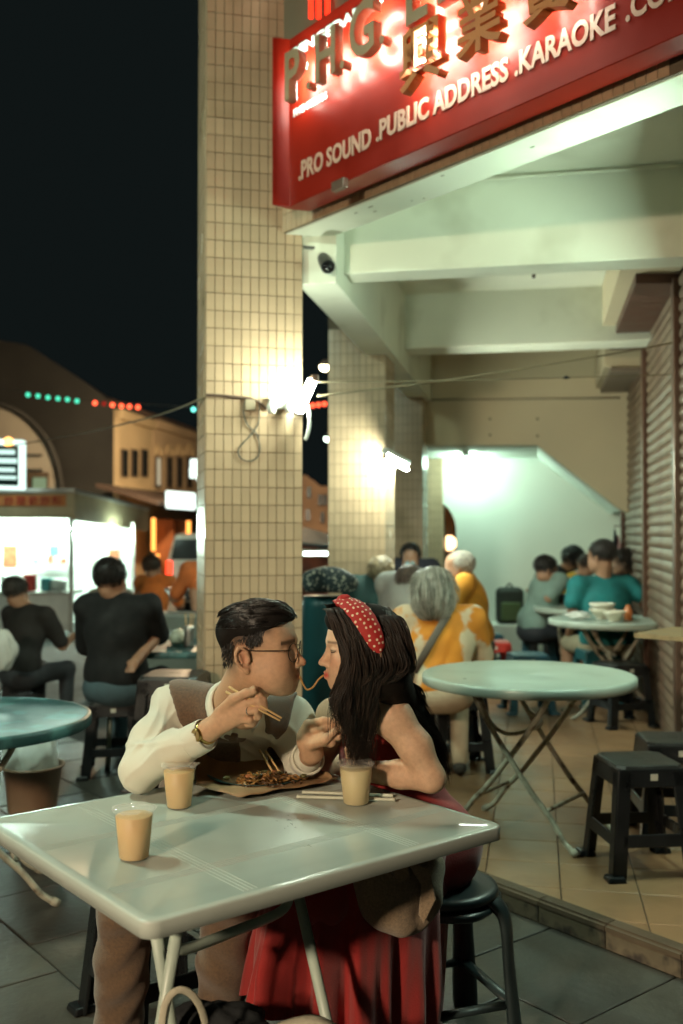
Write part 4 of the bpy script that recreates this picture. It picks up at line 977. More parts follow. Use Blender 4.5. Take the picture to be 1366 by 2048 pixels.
# ================================================================== figures: implicit surfaces
class Sdf:
    def __init__(s): s.p = []
    def cone(s, a, b, r1, r2=None, k=.02, op='add'): s.p.append(('c', np.array(a, float), np.array(b, float), r1, r1 if r2 is None else r2, k, op)); return s
    def ell(s, c, r, R=None, k=.02, op='add'): s.p.append(('e', np.array(c, float), np.array(r, float) if hasattr(r, '__len__') else np.full(3, float(r)), np.eye(3) if R is None else np.array(R), k, op)); return s
    def path(s, pts, rs, k=.02):
        for i in range(len(pts)-1): s.cone(pts[i], pts[i+1], rs[i], rs[i+1], k)
        return s
    def plane(s, P, N, k=.003): s.p.append(('p', np.array(P, float), np.array(N, float)/np.linalg.norm(N), 0, 0, k, 'cut')); return s   # keeps the side N points away from
    def grow(s, d):
        o = Sdf()
        for q in s.p:
            if q[0] == 'c': o.p.append(('c', q[1], q[2], q[3]+d, q[4]+d)+q[5:])
            elif q[0] == 'e': o.p.append(('e', q[1], q[2]+d, q[3])+q[4:])
            else: o.p.append(q)
        return o
    def bbox(s):
        lo = np.full(3, 1e9); hi = -lo
        for q in s.p:
            if q[0] == 'p' or q[-1] == 'sub': continue
            if q[0] == 'c':
                r = max(q[3], q[4]); l = np.minimum(q[1], q[2])-r; h = np.maximum(q[1], q[2])+r
            else:
                e = np.sqrt((q[3]**2 @ (q[2]**2))); l = q[1]-e; h = q[1]+e
            lo = np.minimum(lo, l); hi = np.maximum(hi, h)
        return lo, hi
    def field(s, lo, hi, h, disp=None):
        ax = [np.arange(lo[i], hi[i]+h, h, dtype=np.float32) for i in range(3)]
        D = np.full([len(a) for a in ax], .25, np.float32)
        for q in s.p:
            k, op = q[-2], q[-1]
            if q[0] == 'p':
                X, Y, Z = np.ix_(*ax)
                d2_ = (X-q[1][0])*q[2][0]+(Y-q[1][1])*q[2][1]+(Z-q[1][2])*q[2][2]
                D = np.maximum(D, d2_.astype(np.float32)); continue
            if q[0] == 'c':
                r = max(q[3], q[4]); l = np.minimum(q[1], q[2])-r; hh = np.maximum(q[1], q[2])+r
            else:
                e = np.sqrt((q[3]**2 @ (q[2]**2))); l = q[1]-e; hh = q[1]+e
            m = k+2.5*h
            sl = []
            for i in range(3):
                i0 = max(0, int((l[i]-m-ax[i][0])/h)); i1 = min(len(ax[i]), int((hh[i]+m-ax[i][0])/h)+2); sl.append(slice(i0, i1))
            if any(t.start >= t.stop for t in sl): continue
            X, Y, Z = np.ix_(ax[0][sl[0]], ax[1][sl[1]], ax[2][sl[2]])
            if q[0] == 'c':
                a, b = q[1], q[2]; ab_ = b-a; L2 = max(float(ab_@ab_), 1e-12)
                t = np.clip(((X-a[0])*ab_[0]+(Y-a[1])*ab_[1]+(Z-a[2])*ab_[2])/L2, 0, 1).astype(np.float32)
                d2_ = np.sqrt((X-a[0]-t*ab_[0])**2+(Y-a[1]-t*ab_[1])**2+(Z-a[2]-t*ab_[2])**2)-(q[3]+(q[4]-q[3])*t)
            else:
                c, r, R = q[1], q[2], q[3]; dx, dy, dz = X-c[0], Y-c[1], Z-c[2]
                L_ = [(dx*R[0, i]+dy*R[1, i]+dz*R[2, i]) for i in range(3)]
                k0 = np.sqrt(sum((L_[i]/r[i])**2 for i in range(3))); k1 = np.sqrt(sum((L_[i]/r[i]**2)**2 for i in range(3)))+1e-9
                d2_ = k0*(k0-1)/k1
            A = D[tuple(sl)]
            if op == 'add':
                hq = np.clip(.5+.5*(d2_-A)/k, 0, 1); D[tuple(sl)] = d2_+(A-d2_)*hq-k*hq*(1-hq)
            else:
                hq = np.clip(.5-.5*(A+d2_)/k, 0, 1); D[tuple(sl)] = A+(-d2_-A)*hq+k*hq*(1-hq)
        if disp is not None:
            X, Y, Z = np.ix_(*ax); D = D+disp(X, Y, Z).astype(np.float32)
        return ax, D
def surface_nets(ax, D):
    S = D < 0; nx, ny, nz_ = D.shape
    cnt = np.zeros((nx-1, ny-1, nz_-1), np.int8)
    for i in (0, 1):
        for j in (0, 1):
            for k in (0, 1): cnt += S[i:nx-1+i, j:ny-1+j, k:nz_-1+k]
    act = (cnt > 0) & (cnt < 8); I = np.argwhere(act)
    if not len(I): return np.zeros((0, 3)), np.zeros((0, 4), int)
    idx = np.full(act.shape, -1, np.int32); idx[act] = np.arange(len(I))
    acc = np.zeros((len(I), 3)); n = np.zeros(len(I))
    cs = [(i, j, k) for i in (0, 1) for j in (0, 1) for k in (0, 1)]
    val = {c: D[I[:, 0]+c[0], I[:, 1]+c[1], I[:, 2]+c[2]] for c in cs}
    for c in cs:
        for a in range(3):
            if c[a] == 0:
                c2 = list(c); c2[a] = 1; c2 = tuple(c2); v0, v1 = val[c], val[c2]; mk = (v0 < 0) != (v1 < 0)
                t = np.where(mk, v0/(np.where(mk, v0-v1, 1)), 0); p = np.array(c, float)[None].repeat(len(I), 0); p[:, a] = t
                acc[mk] += p[mk]; n[mk] += 1
    P = (I+acc/np.maximum(n, 1)[:, None]); h = ax[0][1]-ax[0][0]
    P = P*h+np.array([ax[0][0], ax[1][0], ax[2][0]])
    F = []
    for a in range(3):
        b, c = (a+1) % 3, (a+2) % 3
        s0 = [slice(None)]*3; s1 = [slice(None)]*3; s0[a] = slice(0, -1); s1[a] = slice(1, None)
        A0, A1_ = S[tuple(s0)], S[tuple(s1)]; E = np.argwhere(A0 != A1_)
        E = E[(E[:, b] > 0) & (E[:, c] > 0) & (E[:, b] < D.shape[b]-1) & (E[:, c] < D.shape[c]-1)]
        if not len(E): continue
        inside = S[E[:, 0], E[:, 1], E[:, 2]]
        def g(db, dc):
            q = E.copy(); q[:, b] -= db; q[:, c] -= dc; return idx[q[:, 0], q[:, 1], q[:, 2]]
        Q = np.stack([g(1, 1), g(0, 1), g(0, 0), g(1, 0)], 1); Q[~inside] = Q[~inside][:, ::-1]; F.append(Q)
    F = np.concatenate(F); F = F[(F >= 0).all(1)]
    return P, F
def relax(P, F, it=1, lam=.5):
    e = np.concatenate([F[:, [0, 1]], F[:, [1, 2]], F[:, [2, 3]], F[:, [3, 0]]]); e = np.concatenate([e, e[:, ::-1]])
    deg = np.bincount(e[:, 0], minlength=len(P))[:, None]
    for _ in range(it):
        acc = np.stack([np.bincount(e[:, 0], P[e[:, 1], i], len(P)) for i in range(3)], 1)
        P = P+lam*(acc/np.maximum(deg, 1)-P)
    return P
def np_mesh(name, P, F, mat, parent=None, col=None):
    me = bpy.data.meshes.new(name); n, m = len(P), len(F)
    me.vertices.add(n); me.vertices.foreach_set('co', np.asarray(P, np.float32).ravel())
    me.loops.add(m*4); me.loops.foreach_set('vertex_index', np.asarray(F, np.int32).ravel())
    me.polygons.add(m); me.polygons.foreach_set('loop_start', np.arange(0, m*4, 4, dtype=np.int32)); me.polygons.foreach_set('loop_total', np.full(m, 4, np.int32))
    me.polygons.foreach_set('use_smooth', np.ones(m, bool)); me.update(calc_edges=True); me.validate()
    if col is not None:
        at_ = me.attributes.new('Col', 'FLOAT_COLOR', 'POINT'); c4 = np.ones((n, 4), np.float32); c4[:, :3] = col; at_.data.foreach_set('color', c4.ravel())
    me.materials.append(mat); o = bpy.data.objects.new(name, me); link(o, parent); return o
def sdf_obj(name, s, h, mat, parent=None, boxes=None, disp=None, col=None, smooth=1):
    """boxes: list of (lo, hi, h) sub-grids meshed at their own resolution and joined; None = whole bbox"""
    if boxes is None:
        lo, hi = s.bbox(); boxes = [(lo-3*h, hi+3*h, h)]
    PP, FF, o = [], [], 0
    for lo, hi, hh in boxes:
        ax, D = s.field(np.array(lo), np.array(hi), hh, disp); P, F = surface_nets(ax, D)
        if not len(P): continue
        if smooth: P = relax(P, F, smooth, .5)
        PP.append(P); FF.append(F+o); o += len(P)
    P = np.concatenate(PP); F = np.concatenate(FF)
    return np_mesh(name, P, F, mat, parent, col(P) if col else None)
def frame_R(fwd, up=(0, 0, 1), roll=0):
    f_ = np.array(fwd, float); f_ /= np.linalg.norm(f_); u = np.array(up, float); l = np.cross(u, f_); l /= np.linalg.norm(l); u = np.cross(f_, l)
    R = np.stack([f_, l, u], 1)
    if roll:
        c, s = math.cos(roll), math.sin(roll); R = R @ np.array([[1, 0, 0], [0, c, -s], [0, s, c]])
    return R
def head_sdf(S, R, T, s=1.0, female=False, fine=True, smile=0.0, closed=True):
    """head in local axes: +x face, +y left, +z up, origin between the ears"""
    R = np.array(R); T = np.array(T)
    def p(x, y, z): return R @ (np.array([x, y, z])*s)+T
    def E(c, r, k=.02, op='add', Q=None): S.ell(p(*c), np.array(r)*s, R if Q is None else R@Q, k*s, op)
    def K(a, b, r1, r2, k=.015, op='add'): S.cone(p(*a), p(*b), r1*s, r2*s, k*s, op)
    jw = .9 if female else 1.0
    E((-.008, 0, .032), (.091, .075, .080), .02)
    E((.028, 0, -.038), (.060, .058*jw, .072), .03)
    E((.048, 0, .03), (.043, .060, .055), .03)
    K((-.01, .054*jw, -.045), (.062, .020*jw, -.093), .018, .017, .03); K((-.01, -.054*jw, -.045), (.062, -.020*jw, -.093), .018, .017, .03)
    E((.076, 0, -.094), (.017, .021*jw, .016), .018)
    for y in (1, -1):
        K((.086, .013*y, .020), (.068, .048*y, .017), .0085 if female else .011, .008, .016)
        E((.064, .041*y, -.022), (.025, .019, .02), .02)
        E((.105, .034*y, -.001), (.018, .021, .0125), .012, 'sub')
        E((.0775, .033*y, -.001), (.0138, .0145, .0130), .004)
        K((.0885, .021*y, .0015), (.083, .046*y, .001), .0034, .0034, .003)      # upper lid
        K((.088, .023*y, -.0055), (.083, .044*y, -.0045), .003, .003, .004)
        E((.038, .046*y, -.055), (.034, .02, .034), .03); E((.058, .030*y, -.052), (.032, .026, .036), .03)
    K((.087, 0, .006), (.109, 0, -.030), .0075, .0085, .014)
    E((.110, 0, -.0345), (.0115, .0105, .0095), .008)
    for y in (1, -1): E((.1, .0125*y, -.0385), (.011, .0075, .0075), .006)
    E((.076, 0, -.066), (.021, .030, .026), .02)
    pu = .005 if smile == 0 else 0
    for y in (1, -1):
        K((.0975+pu, .001*y, -.0605), (.0855, (.019+smile*.004)*y, -.0650+smile*.004), .0052, .0025, .005)
        K((.0965+pu, .001*y, -.0715), (.0855, (.018+smile*.004)*y, -.0665+smile*.004), .0058, .0025, .006)
    if fine:
        K((.106+pu, 0, -.0662), (.09, .022, -.0660+smile*.004), .0016, .001, .003, 'sub'); K((.106+pu, 0, -.0662), (.09, -.022, -.0660+smile*.004), .0016, .001, .003, 'sub')
        for y in (1, -1): E((.106, .0075*y, -.0445), (.005, .0035, .003), .003, 'sub')
    for y in (1, -1):
        a = math.radians(24)*y; cz, sz = math.cos(a), math.sin(a); Qz = np.array([[cz, sz, 0], [-sz, cz, 0], [0, 0, 1]])
        b = math.radians(-12); cb_, sb = math.cos(b), math.sin(b); Qy = np.array([[cb_, 0, sb], [0, 1, 0], [-sb, 0, cb_]])
        Q = Qz@Qy
        ec = np.array([-.014, .079*y, -.012]); ep = lambda x, d, z: tuple(ec+Q@np.array([x, d*y, z]))
        E(tuple(ec), (.0165, .0045, .029), .005, 'add', Q)
        if fine:
            ring_ = [(.013, .004, -.006), (.013, .007, .012), (.006, .009, .025), (-.006, .010, .028), (-.015, .011, .017), (-.0175, .011, .0), (-.013, .009, -.014), (-.004, .006, -.026)]
            for a_, b_ in zip(ring_[:-1], ring_[1:]): K(ep(*a_), ep(*b_), .0042, .0042, .003)
            K(ep(-.008, .006, .014), ep(-.004, .006, -.010), .0034, .003, .003); K(ep(.012, .006, -.004), ep(.008, .007, -.012), .0045, .004, .004)
            E(ep(.0, .003, -.030), (.0085, .0065, .009), .006)
            E(ep(.004, .008, -.001), (.007, .006, .010), .003, 'sub')
        else: E(ep(-.004, .004, .004), (.014, .005, .024), .006, 'add', Q)
    return p
M_skin = pm('skin', (.5, .3, .2), .58, attr='Col', var=.10, vs=90, bump=.06, bs=320, sss=.08, spec=.28, rvar=.2)
M_skinb = pm('skin_plain', (.36, .20, .125), .5, var=.08, vs=20)
def lin(c): return tuple(((x/255)/12.92 if x/255 <= .04045 else ((x/255+.055)/1.055)**2.4) for x in c)
def hair_tubes(name, paths, r, mat, parent, n=4, taper=True, flat=1, tint=None):
    """bundle of tapered strands in one mesh"""
    V, F, K_, o = [], [], [], 0
    for pts in paths:
        P = np.asarray(pts, float); m = len(P); t = np.gradient(P, axis=0); t /= np.linalg.norm(t, axis=1)[:, None]+1e-9
        u = np.cross(t, np.array([.3, .9, .31])); u /= np.linalg.norm(u, axis=1)[:, None]+1e-9; w_ = np.cross(t, u)
        rr = r*(np.random.uniform(.7, 1.25))*(np.clip(1.25-np.linspace(0, 1, m)**2.5*1.15, .08, 1) if taper else np.ones(m))
        rr[0] *= .5
        a = np.arange(n)*2*math.pi/n
        ring = P[:, None]+(u[:, None]*np.cos(a)[None, :, None]*flat+w_[:, None]*np.sin(a)[None, :, None])*rr[:, None, None]
        V.append(ring.reshape(-1, 3)); K_.append(np.full((m*n, 1), np.random.uniform(.35, 1.9)**1.3))
        i = np.arange(m-1)[:, None]*n; k = np.arange(n)[None]; k2 = (k+1) % n
        F.append(np.stack([i+k, i+k2, i+n+k2, i+n+k], -1).reshape(-1, 4)+o); o += m*n
    return np_mesh(name, np.concatenate(V), np.concatenate(F), mat, parent, (np.concatenate(K_)*np.array(tint)[None]) if tint is not None else None)
def pj(px, py, Y): return np.array(at(px, py, Y))
def finger(S, base, tip_pts, r0, r1, k=.004):
    pts = [np.array(base)]+[np.array(t) for t in tip_pts]; n = len(pts); rs = np.linspace(r0, r1, n)
    for i in range(n-1): S.cone(pts[i], pts[i+1], rs[i], rs[i+1], k)
def nz3(X, Y, Z, f, ph=0):
    return np.sin(f*X+1.3*np.sin(f*.7*Z+ph)+ph)*np.sin(f*.9*Z+1.1*np.sin(f*.8*Y+ph*2)+.5*ph)+.5*np.sin(f*1.9*Y+1.7*np.sin(f*1.1*X)+ph)*np.sin(f*1.7*Z+ph*3)
# ================================================================== the man
M_shirt = pm('white_shirt_cotton', (.62, .60, .50), .8, var=.05, vs=5, bump=.12, bs=400, sheen=.2)
M_vest = pm('brown_tweed', (.115, .068, .040), .92, var=.35, vs=160, bump=.35, bs=500, sheen=.3)
M_hairm = pm('black_hair', (.009, .007, .006), .8, var=.4, vs=30, spec=.15)
M_hairw = pm('dark_brown_hair', (.010, .0068, .0052), .8, var=.5, vs=25, spec=.15)
M_strm = pm('black_hair_strand', (.01, .01, .01), .36, attr='Col', var=.3, vs=30)
M_gold = pm('gold_metal', (.55, .36, .12), .28, metal=1)
M_dial = pm('gold_watch_dial', (.5, .36, .16), .35, metal=.6)
M_silver = pm('silver_metal', (.6, .58, .52), .25, metal=1)
M_wood = pm('bamboo_chopstick', (.52, .33, .14), .55)
man = thing('person', 'man in white shirt and brown vest holding chopsticks, leaning towards the woman', 'person', (-.5, 3.0, 0))
hm_f = (math.cos(math.radians(13)), -math.sin(math.radians(13)), .055)
Rm = frame_R(hm_f, (0, 0, 1)); sm_ = 1.04
tipm = pj(612, 1325, 2.56); Tm = tipm-Rm@(np.array([.1215, 0, -.0345])*sm_)
def hm(x, y, z): return Rm@(np.array([x, y, z])*sm_)+Tm
NB = pj(462, 1418, 2.80); RS = pj(356, 1420, 2.84); LS = pj(578, 1440, 2.98)
ER = pj(279, 1541, 2.67); WR = pj(420, 1459, 2.55); CUF = pj(398, 1476, 2.575)
EL = pj(602, 1532, 2.86); WL = pj(624, 1506, 2.76)
S = Sdf(); head_sdf(S, Rm, Tm, sm_, smile=.6)
S.cone(hm(-.025, 0, -.055), NB, .056, .062, .03); S.cone(hm(.01, 0, -.075), NB+np.array([.05, -.05, -.01]), .022, .036, .03)
# right hand (camera left) with chopsticks
H = Sdf()
kn = {'i': pj(480, 1396, 2.512), 'm': pj(486, 1408, 2.502), 'r': pj(485, 1424, 2.502), 'p': pj(478, 1440, 2.512)}
H.cone(CUF+(CUF-WR)*1.2, WR, .033, .027, .01)
for q, t in kn.items(): H.cone(WR, t, .019, .0125, .018)
H.ell(pj(452, 1432, 2.535), (.03, .02, .026), None, .02)
finger(H, kn['i'], [pj(508, 1379, 2.497), pj(527, 1401, 2.488), pj(530, 1409, 2.49)], .0105, .0075)
finger(H, kn['m'], [pj(517, 1401, 2.483), pj(529, 1417, 2.487), pj(523, 1423, 2.50)], .0105, .0078)
finger(H, kn['r'], [pj(512, 1421, 2.482), pj(517, 1433, 2.492), pj(506, 1438, 2.505)], .0102, .0078)
finger(H, kn['p'], [pj(499, 1440, 2.490), pj(505, 1448, 2.50), pj(494, 1450, 2.51)], .009, .007)
finger(H, pj(440, 1424, 2.525), [pj(466, 1398, 2.497), pj(492, 1386, 2.484), pj(508, 1383, 2.480)], .014, .0085, .008)
# left fist
G = Sdf(); G.cone(EL, WL, .038, .028, .01)
kl = []
for i, (yy, xt, xe) in enumerate(((1444, 646, 682), (1458, 650, 684), (1473, 648, 677), (1486, 642, 664))):
    b0 = pj(616+i*1.0, yy+4+i, 2.735); kl.append(b0); G.cone(WL, b0, .02, .0135, .02)
    finger(G, b0, [pj(xt, yy-3+i*.6, 2.70), pj(xe, yy+i*.4, 2.695), pj(xe-6, yy+4, 2.715)], .0115, .0082)
G.ell(pj(612, 1478, 2.745), (.026, .022, .034), None, .02)
finger(G, pj(622, 1490, 2.72), [pj(650, 1480, 2.685), pj(670, 1462, 2.68)], .013, .009, .008)
AM = Sdf(); AM.p = S.p+H.p+G.p; AM.path([NB, RS, ER, CUF], [.04, .04, .032, .03], .01); AM.path([NB, LS, EL], [.04, .04, .036], .01)
iTm = np.linalg.inv(Rm)
def man_col(P):
    L_ = (P-Tm)@Rm/sm_; c = np.tile(np.array([.50, .30, .185]), (len(P), 1))
    g = lambda cx, cy, cz, rx, ry, rz: np.exp(-(((L_[:, 0]-cx)/rx)**2+((np.abs(L_[:, 1])-cy)/ry)**2+((L_[:, 2]-cz)/rz)**2))
    hd = (np.abs(L_) < .2).all(1)
    def mix(w_, col):
        nonlocal c; w_ = np.clip(w_, 0, 1)[:, None]*hd[:, None]; c = c*(1-w_)+np.array(col)*w_
    mix(.55*g(.06, .045, -.03, .03, .02, .025), (.50, .22, .13))
    mix(.5*g(.118, 0, -.036, .012, .012, .012), (.50, .22, .14))
    mix(.9*g(.098, .006, -.0665, .012, .016, .0075), (.36, .12, .085))
    mix(.8*g(-.018, .08, -.006, .02, .012, .03), (.52, .24, .15))
    br = np.exp(-((L_[:, 2]-.021-.06*(np.abs(L_[:, 1])-.03)*(-1))/.0052)**4)*((np.abs(L_[:, 1]) > .012) & (np.abs(L_[:, 1]) < .056) & (L_[:, 0] > .045))
    mix(.85*br, (.02, .014, .01))
    ly = np.exp(-((L_[:, 2]-.0005)/.0024)**2)*((np.abs(L_[:, 1]) > .019) & (np.abs(L_[:, 1]) < .05) & (L_[:, 0] > .07)); mix(.9*ly, (.015, .01, .008))
    # clipped sides of the hair
    hl = .063*np.clip((L_[:, 0]+.0)/.08, -1, 1)
    inside = (L_[:, 2] > hl-.005) & (L_[:, 0] < .07) & (L_[:, 2] > -.05-.4*(L_[:, 0]+.07).clip(-1, 0))
    bk = (L_[:, 0] < -.035) & (L_[:, 2] > -.062)
    sb = (L_[:, 0] < .038) & (L_[:, 0] > -.03) & (L_[:, 2] > .005)
    dens = np.clip((L_[:, 2]+.065)/.075, 0, 1); ear = np.exp(-(((L_[:, 0]+.018)/.024)**2+((L_[:, 2]+.006)/.036)**2)**2)
    sg = lambda v, w_: 1/(1+np.exp(-np.clip(v/w_, -30, 30)))
    mb = sg(-.035-L_[:, 0], .005)*sg(L_[:, 2]+.06, .006); ms = sg(.036-L_[:, 0], .004)*sg(L_[:, 2]-.012-.25*np.clip(L_[:, 0]+.01, -.1, .1), .006)*sg(L_[:, 0]+.045, .004)
    tz_ = sg(.058-L_[:, 0], .004)*sg(L_[:, 2]-.045, .005)
    f_ = np.maximum(np.maximum(mb, ms), tz_)*(.30+.70*dens)*(1-ear); mix(.95*f_, (.024, .017, .013))
    st = np.exp(-((L_[:, 2]+.052)/.009)**2)*(L_[:, 0] > .09); mix(.25*st, (.2, .12, .08))
    return c
lo, hi = np.array(hm(0, 0, 0))-.17, np.array(hm(0, 0, 0))+.17
hl_, hh_ = H.bbox(); gl, gh = G.bbox()
bl_, bh_ = AM.bbox(); sdf_obj('body', AM, .0032, M_skin, man, boxes=[(bl_-.012, bh_+.012, .0032)], col=man_col, smooth=1)
# eye whites / pupils hint
e_ = thing if False else None
# shirt
Bt = Sdf()
CH = pj(466, 1500, 3.03); BE = pj(425, 1610, 3.12)
Rt = frame_R((.35, -.93, 0.0))
Bt.ell(CH, (.125, .175, .19), Rt, .05); Bt.ell(BE, (.125, .165, .2), Rt, .06); Bt.cone(RS, LS, .068, .066, .05)
Bt.cone(NB+np.array([0, 0, -.01]), RS, .06, .062, .04); Bt.cone(NB+np.array([0, 0, -.01]), LS, .06, .06, .04)
Sh = Sdf(); Sh.p = list(Bt.p)
Sh.path([RS+np.array([.0, 0, -.01]), (RS*.45+ER*.55)+np.array([-.012, -.01, .0]), ER], [.064, .058, .048], .03)
Sh.path([ER, ER*.45+CUF*.55+np.array([0, 0, .006]), CUF], [.048, .048, .041], .025)
Sh.path([LS, LS*.5+EL*.5, EL], [.060, .053, .047], .03); Sh.cone(EL, EL*.45+WL*.55, .045, .042, .02)
fd_ = (CUF-ER)/np.linalg.norm(CUF-ER); Sh.plane(CUF+fd_*.028, fd_) if False else None
def shirt_disp(X, Y, Z):
    g = lambda c, r: np.exp(-((X-c[0])**2+(Y-c[1])**2+(Z-c[2])**2)/r**2)
    rid = lambda v: (1-np.abs(np.sin(v)))**3
    a_ = (X*.85+Z*.5); b_2 = (X*.35-Z*.9)
    r5 = lambda v: (1-np.abs(np.sin(v)))**5
    fold = -.010*r5(27*b_2+2.2*np.sin(13*X+9*Y)+.4)*g(ER+np.array([.03, 0, .03]), .13)-.009*r5(22*a_+2.4*np.sin(11*Z)+1.1)*g((RS+ER)/2, .14)-.008*r5(26*b_2+2*np.sin(12*X))*g(RS, .12)-.008*r5(25*a_+2*np.sin(13*Z))*g((LS+EL)/2, .12)-.006*r5(30*(X+.3*Z)+2*np.sin(16*Z))*g(CH+np.array([.05, -.1, 0]), .16)-.006*r5(34*b_2+1.5*np.sin(30*Y))*g((CUF+ER)/2, .10)
    return .0026*nz3(X, Y, Z, 24, .4)+.0012*nz3(Z, X, Y, 47, 1.2)+fold
sdf_obj('shirt', Sh, .0045, M_shirt, man, disp=shirt_disp, smooth=1)
# cuff band
def band(pts_c, axis, r, w_, th, name, mat, parent, n=28, r2=None, flat=1.0, upv=(0, 0, 1)):
    axis = np.array(axis)/np.linalg.norm(axis); u = np.cross(axis, upv); u /= np.linalg.norm(u); v = np.cross(axis, u); m = MB(); r2 = r if r2 is None else r2
    vs = []; prof = [(r, 0), (r+th, .1*w_), (r2+th, .9*w_), (r2, w_), (r2-th, .9*w_), (r-th, .1*w_)]
    for (rr, t) in prof:
        for k in range(n):
            a = 2*math.pi*k/n; vs.append(np.array(pts_c)+axis*t+(u*math.cos(a)*flat+v*math.sin(a))*rr)
    m.add(vs, [(i*n+k, i*n+(k+1) % n, ((i+1) % 6)*n+(k+1) % n, ((i+1) % 6)*n+k) for i in range(6) for k in range(n)], True); return m.build(name, mat, parent)
band(CUF-fd_*.028, fd_, .042, .055, .0025, 'cuff', M_shirt, man, r2=.040)
f2 = (WL-EL)/np.linalg.norm(WL-EL); band(EL*.5+WL*.5-f2*.012, f2, .043, .03, .004, 'cuff', M_shirt, man, r2=.045)
# collar
ax_ = hm(-.02, 0, -.07)-NB; ax_ /= np.linalg.norm(ax_); cc = NB+ax_*.035
u_ = np.array([.45, -.89, 0]); u_ -= ax_*(u_@ax_); u_ /= np.linalg.norm(u_); v_ = np.cross(ax_, u_)
m = MB(); vs = []; nC = 26
for k in range(nC):
    a = math.radians(24+(336-24)*k/(nC-1)); d_ = u_*math.cos(a)+v_*math.sin(a); fr = (1+math.cos(a))/2
    vs += [cc+d_*.064+ax_*.026, cc+d_*.070+ax_*.028, cc+d_*(.080+.01*fr)-ax_*(.012+.03*fr**3), cc+d_*(.076+.01*fr)-ax_*(.012+.03*fr**3)]
fs = [(i*4+j, (i+1)*4+j, (i+1)*4+(j+1) % 4, i*4+(j+1) % 4) for i in range(nC-1) for j in range(4)]+[(0, 1, 2, 3), ((nC-1)*4+3, (nC-1)*4+2, (nC-1)*4+1, (nC-1)*4)]
m.add(vs, fs, True); m.build('collar', M_shirt, man)
# vest
Vs = Sdf(); Vs.p = list(Bt.grow(.011).p)
Vs.cone(pj(500, 1380, 2.86), pj(522, 1550, 2.90), .04, .060, .01, 'sub'); Vs.cone(pj(500, 1380, 2.76), pj(522, 1550, 2.80), .04, .060, .01, 'sub')
Vs.ell(RS+np.array([-.05, .0, -.05]), (.085, .14, .13), None, .01, 'sub'); Vs.ell(LS+np.array([.055, 0, -.04]), (.075, .14, .13), None, .01, 'sub')
Vs.ell(NB+ax_*.05, .078, None, .01, 'sub')
sdf_obj('vest', Vs, .006, M_vest, man, disp=lambda X, Y, Z: .002*nz3(X, Y, Z, 22, 2.2), smooth=1)
for (px, py) in ((528, 1440), (532, 1468), (535, 1495)):
    c = pj(px, py, 2.80)
# trousers
Tr = Sdf(); PE = pj(398, 1640, 3.08)
hipR, hipL = PE+np.array([-.085, -.05, 0]), PE+np.array([.09, -.02, 0])
KR, KL = pj(250, 1812, 2.62), pj(462, 1795, 2.62); AR, AL = pj(236, 2068, 2.70), pj(436, 2045, 2.74)
Tr.ell(PE, (.16, .13, .12), None, .04)
for hp, kk, an in ((hipR, KR, AR), (hipL, KL, AL)):
    Tr.path([hp, kk], [.088, .074], .04); Tr.path([kk, kk*.5+an*.5, an], [.072, .070, .062], .02)
sdf_obj('trousers', Tr, .009, pm('brown_trouser_wool', (.13, .08, .045), .92, var=.3, vs=150, bump=.3, bs=450, sheen=.3), man, disp=lambda X, Y, Z: .004*np.sin(60*Z+4*np.sin(14*X+9*Y))*np.exp(-((Z-.25)/.25)**2)+.003*nz3(X, Y, Z, 20, .9), smooth=1)
for an, sd in ((AR, -1), (AL, 1)):
    Sx = Sdf(); f0 = an+np.array([0, -.02, -.055]); f0[2] = .045; Sx.cone(f0+np.array([0, .05, 0]), f0+np.array([.01*sd, -.15, -.008]), .045, .036, .02); Sx.ell(f0+np.array([0, .03, .03]), (.045, .05, .05), None, .02); Sx.plane((0, 0, .004), (0, 0, -1))
    sdf_obj('shoe', Sx, .01, M_blackp, man)
# hair: swept back top over clipped sides
Hs = Sdf()
def hE(c, r, k=.02, op='add'): Hs.ell(hm(*c), np.array(r)*sm_, Rm, k, op)
hE((-.006, 0, .056), (.093, .076, .060)); hE((.045, 0, .076), (.046, .058, .032), .03); hE((-.056, 0, .040), (.042, .064, .056), .03); hE((.066, .0, .082), (.026, .048, .017), .02)
Hs.plane(hm(.0, 0, .034), Rm@np.array([-.36, 0, -1.0]) if False else Rm@np.array([.40, 0, -1.0]))
hE((.104, 0, .035), (.035, .09, .035), .01, 'sub')
ho = sdf_obj('hair', Hs, .004, M_hairm, man, disp=lambda X, Y, Z: .0008*nz3(X, Y, Z, 60), smooth=1)
rng = np.random.RandomState(3); paths = []
def hair_r(a, th):    # point on the swept top: a in [0,1] front to back, th in [-1,1] across
    x = .092-.184*a; wy = .074*math.sqrt(max(.05, 1-((x+.006)/.104)**2)); y = wy*math.sin(th*1.35)
    zt = .056+.066*math.sqrt(max(0, 1-((x+.008)/.108)**2))*math.cos(th*1.35)**.8 if abs(th) < 1.1 else .06
    if x > .05: zt += .006*(x-.05)/.04
    return np.array([x, y, max(zt, .03)])
for _ in range(125):
    thc = rng.uniform(-1.12, 1.12); ac = rng.uniform(-.04, .72); Lc = rng.uniform(.26, .48); lc = rng.uniform(.0, .007)+(.006 if ac < .12 else 0); wc_ = rng.uniform(-.16, .16)
    for _q in range(15):
        th = thc+rng.normal(0, .055); a0 = ac+rng.normal(0, .02); jt = rng.normal(0, .05); pp = []
        for t in np.linspace(0, 1, 9):
            k_ = 1-.65*t; q = hair_r(min(max(a0+Lc*t, 0), 1.0), thc+(th-thc)*k_+wc_*t+.10*t*np.sign(thc)); n_ = q-np.array([-.01, 0, .035]); n_ /= np.linalg.norm(n_)
            q = q+n_*(lc*math.sin(min(t*3.3+.3, 3.1))+.0012+.0012*jt); pp.append(hm(*q))
        paths.append(pp)
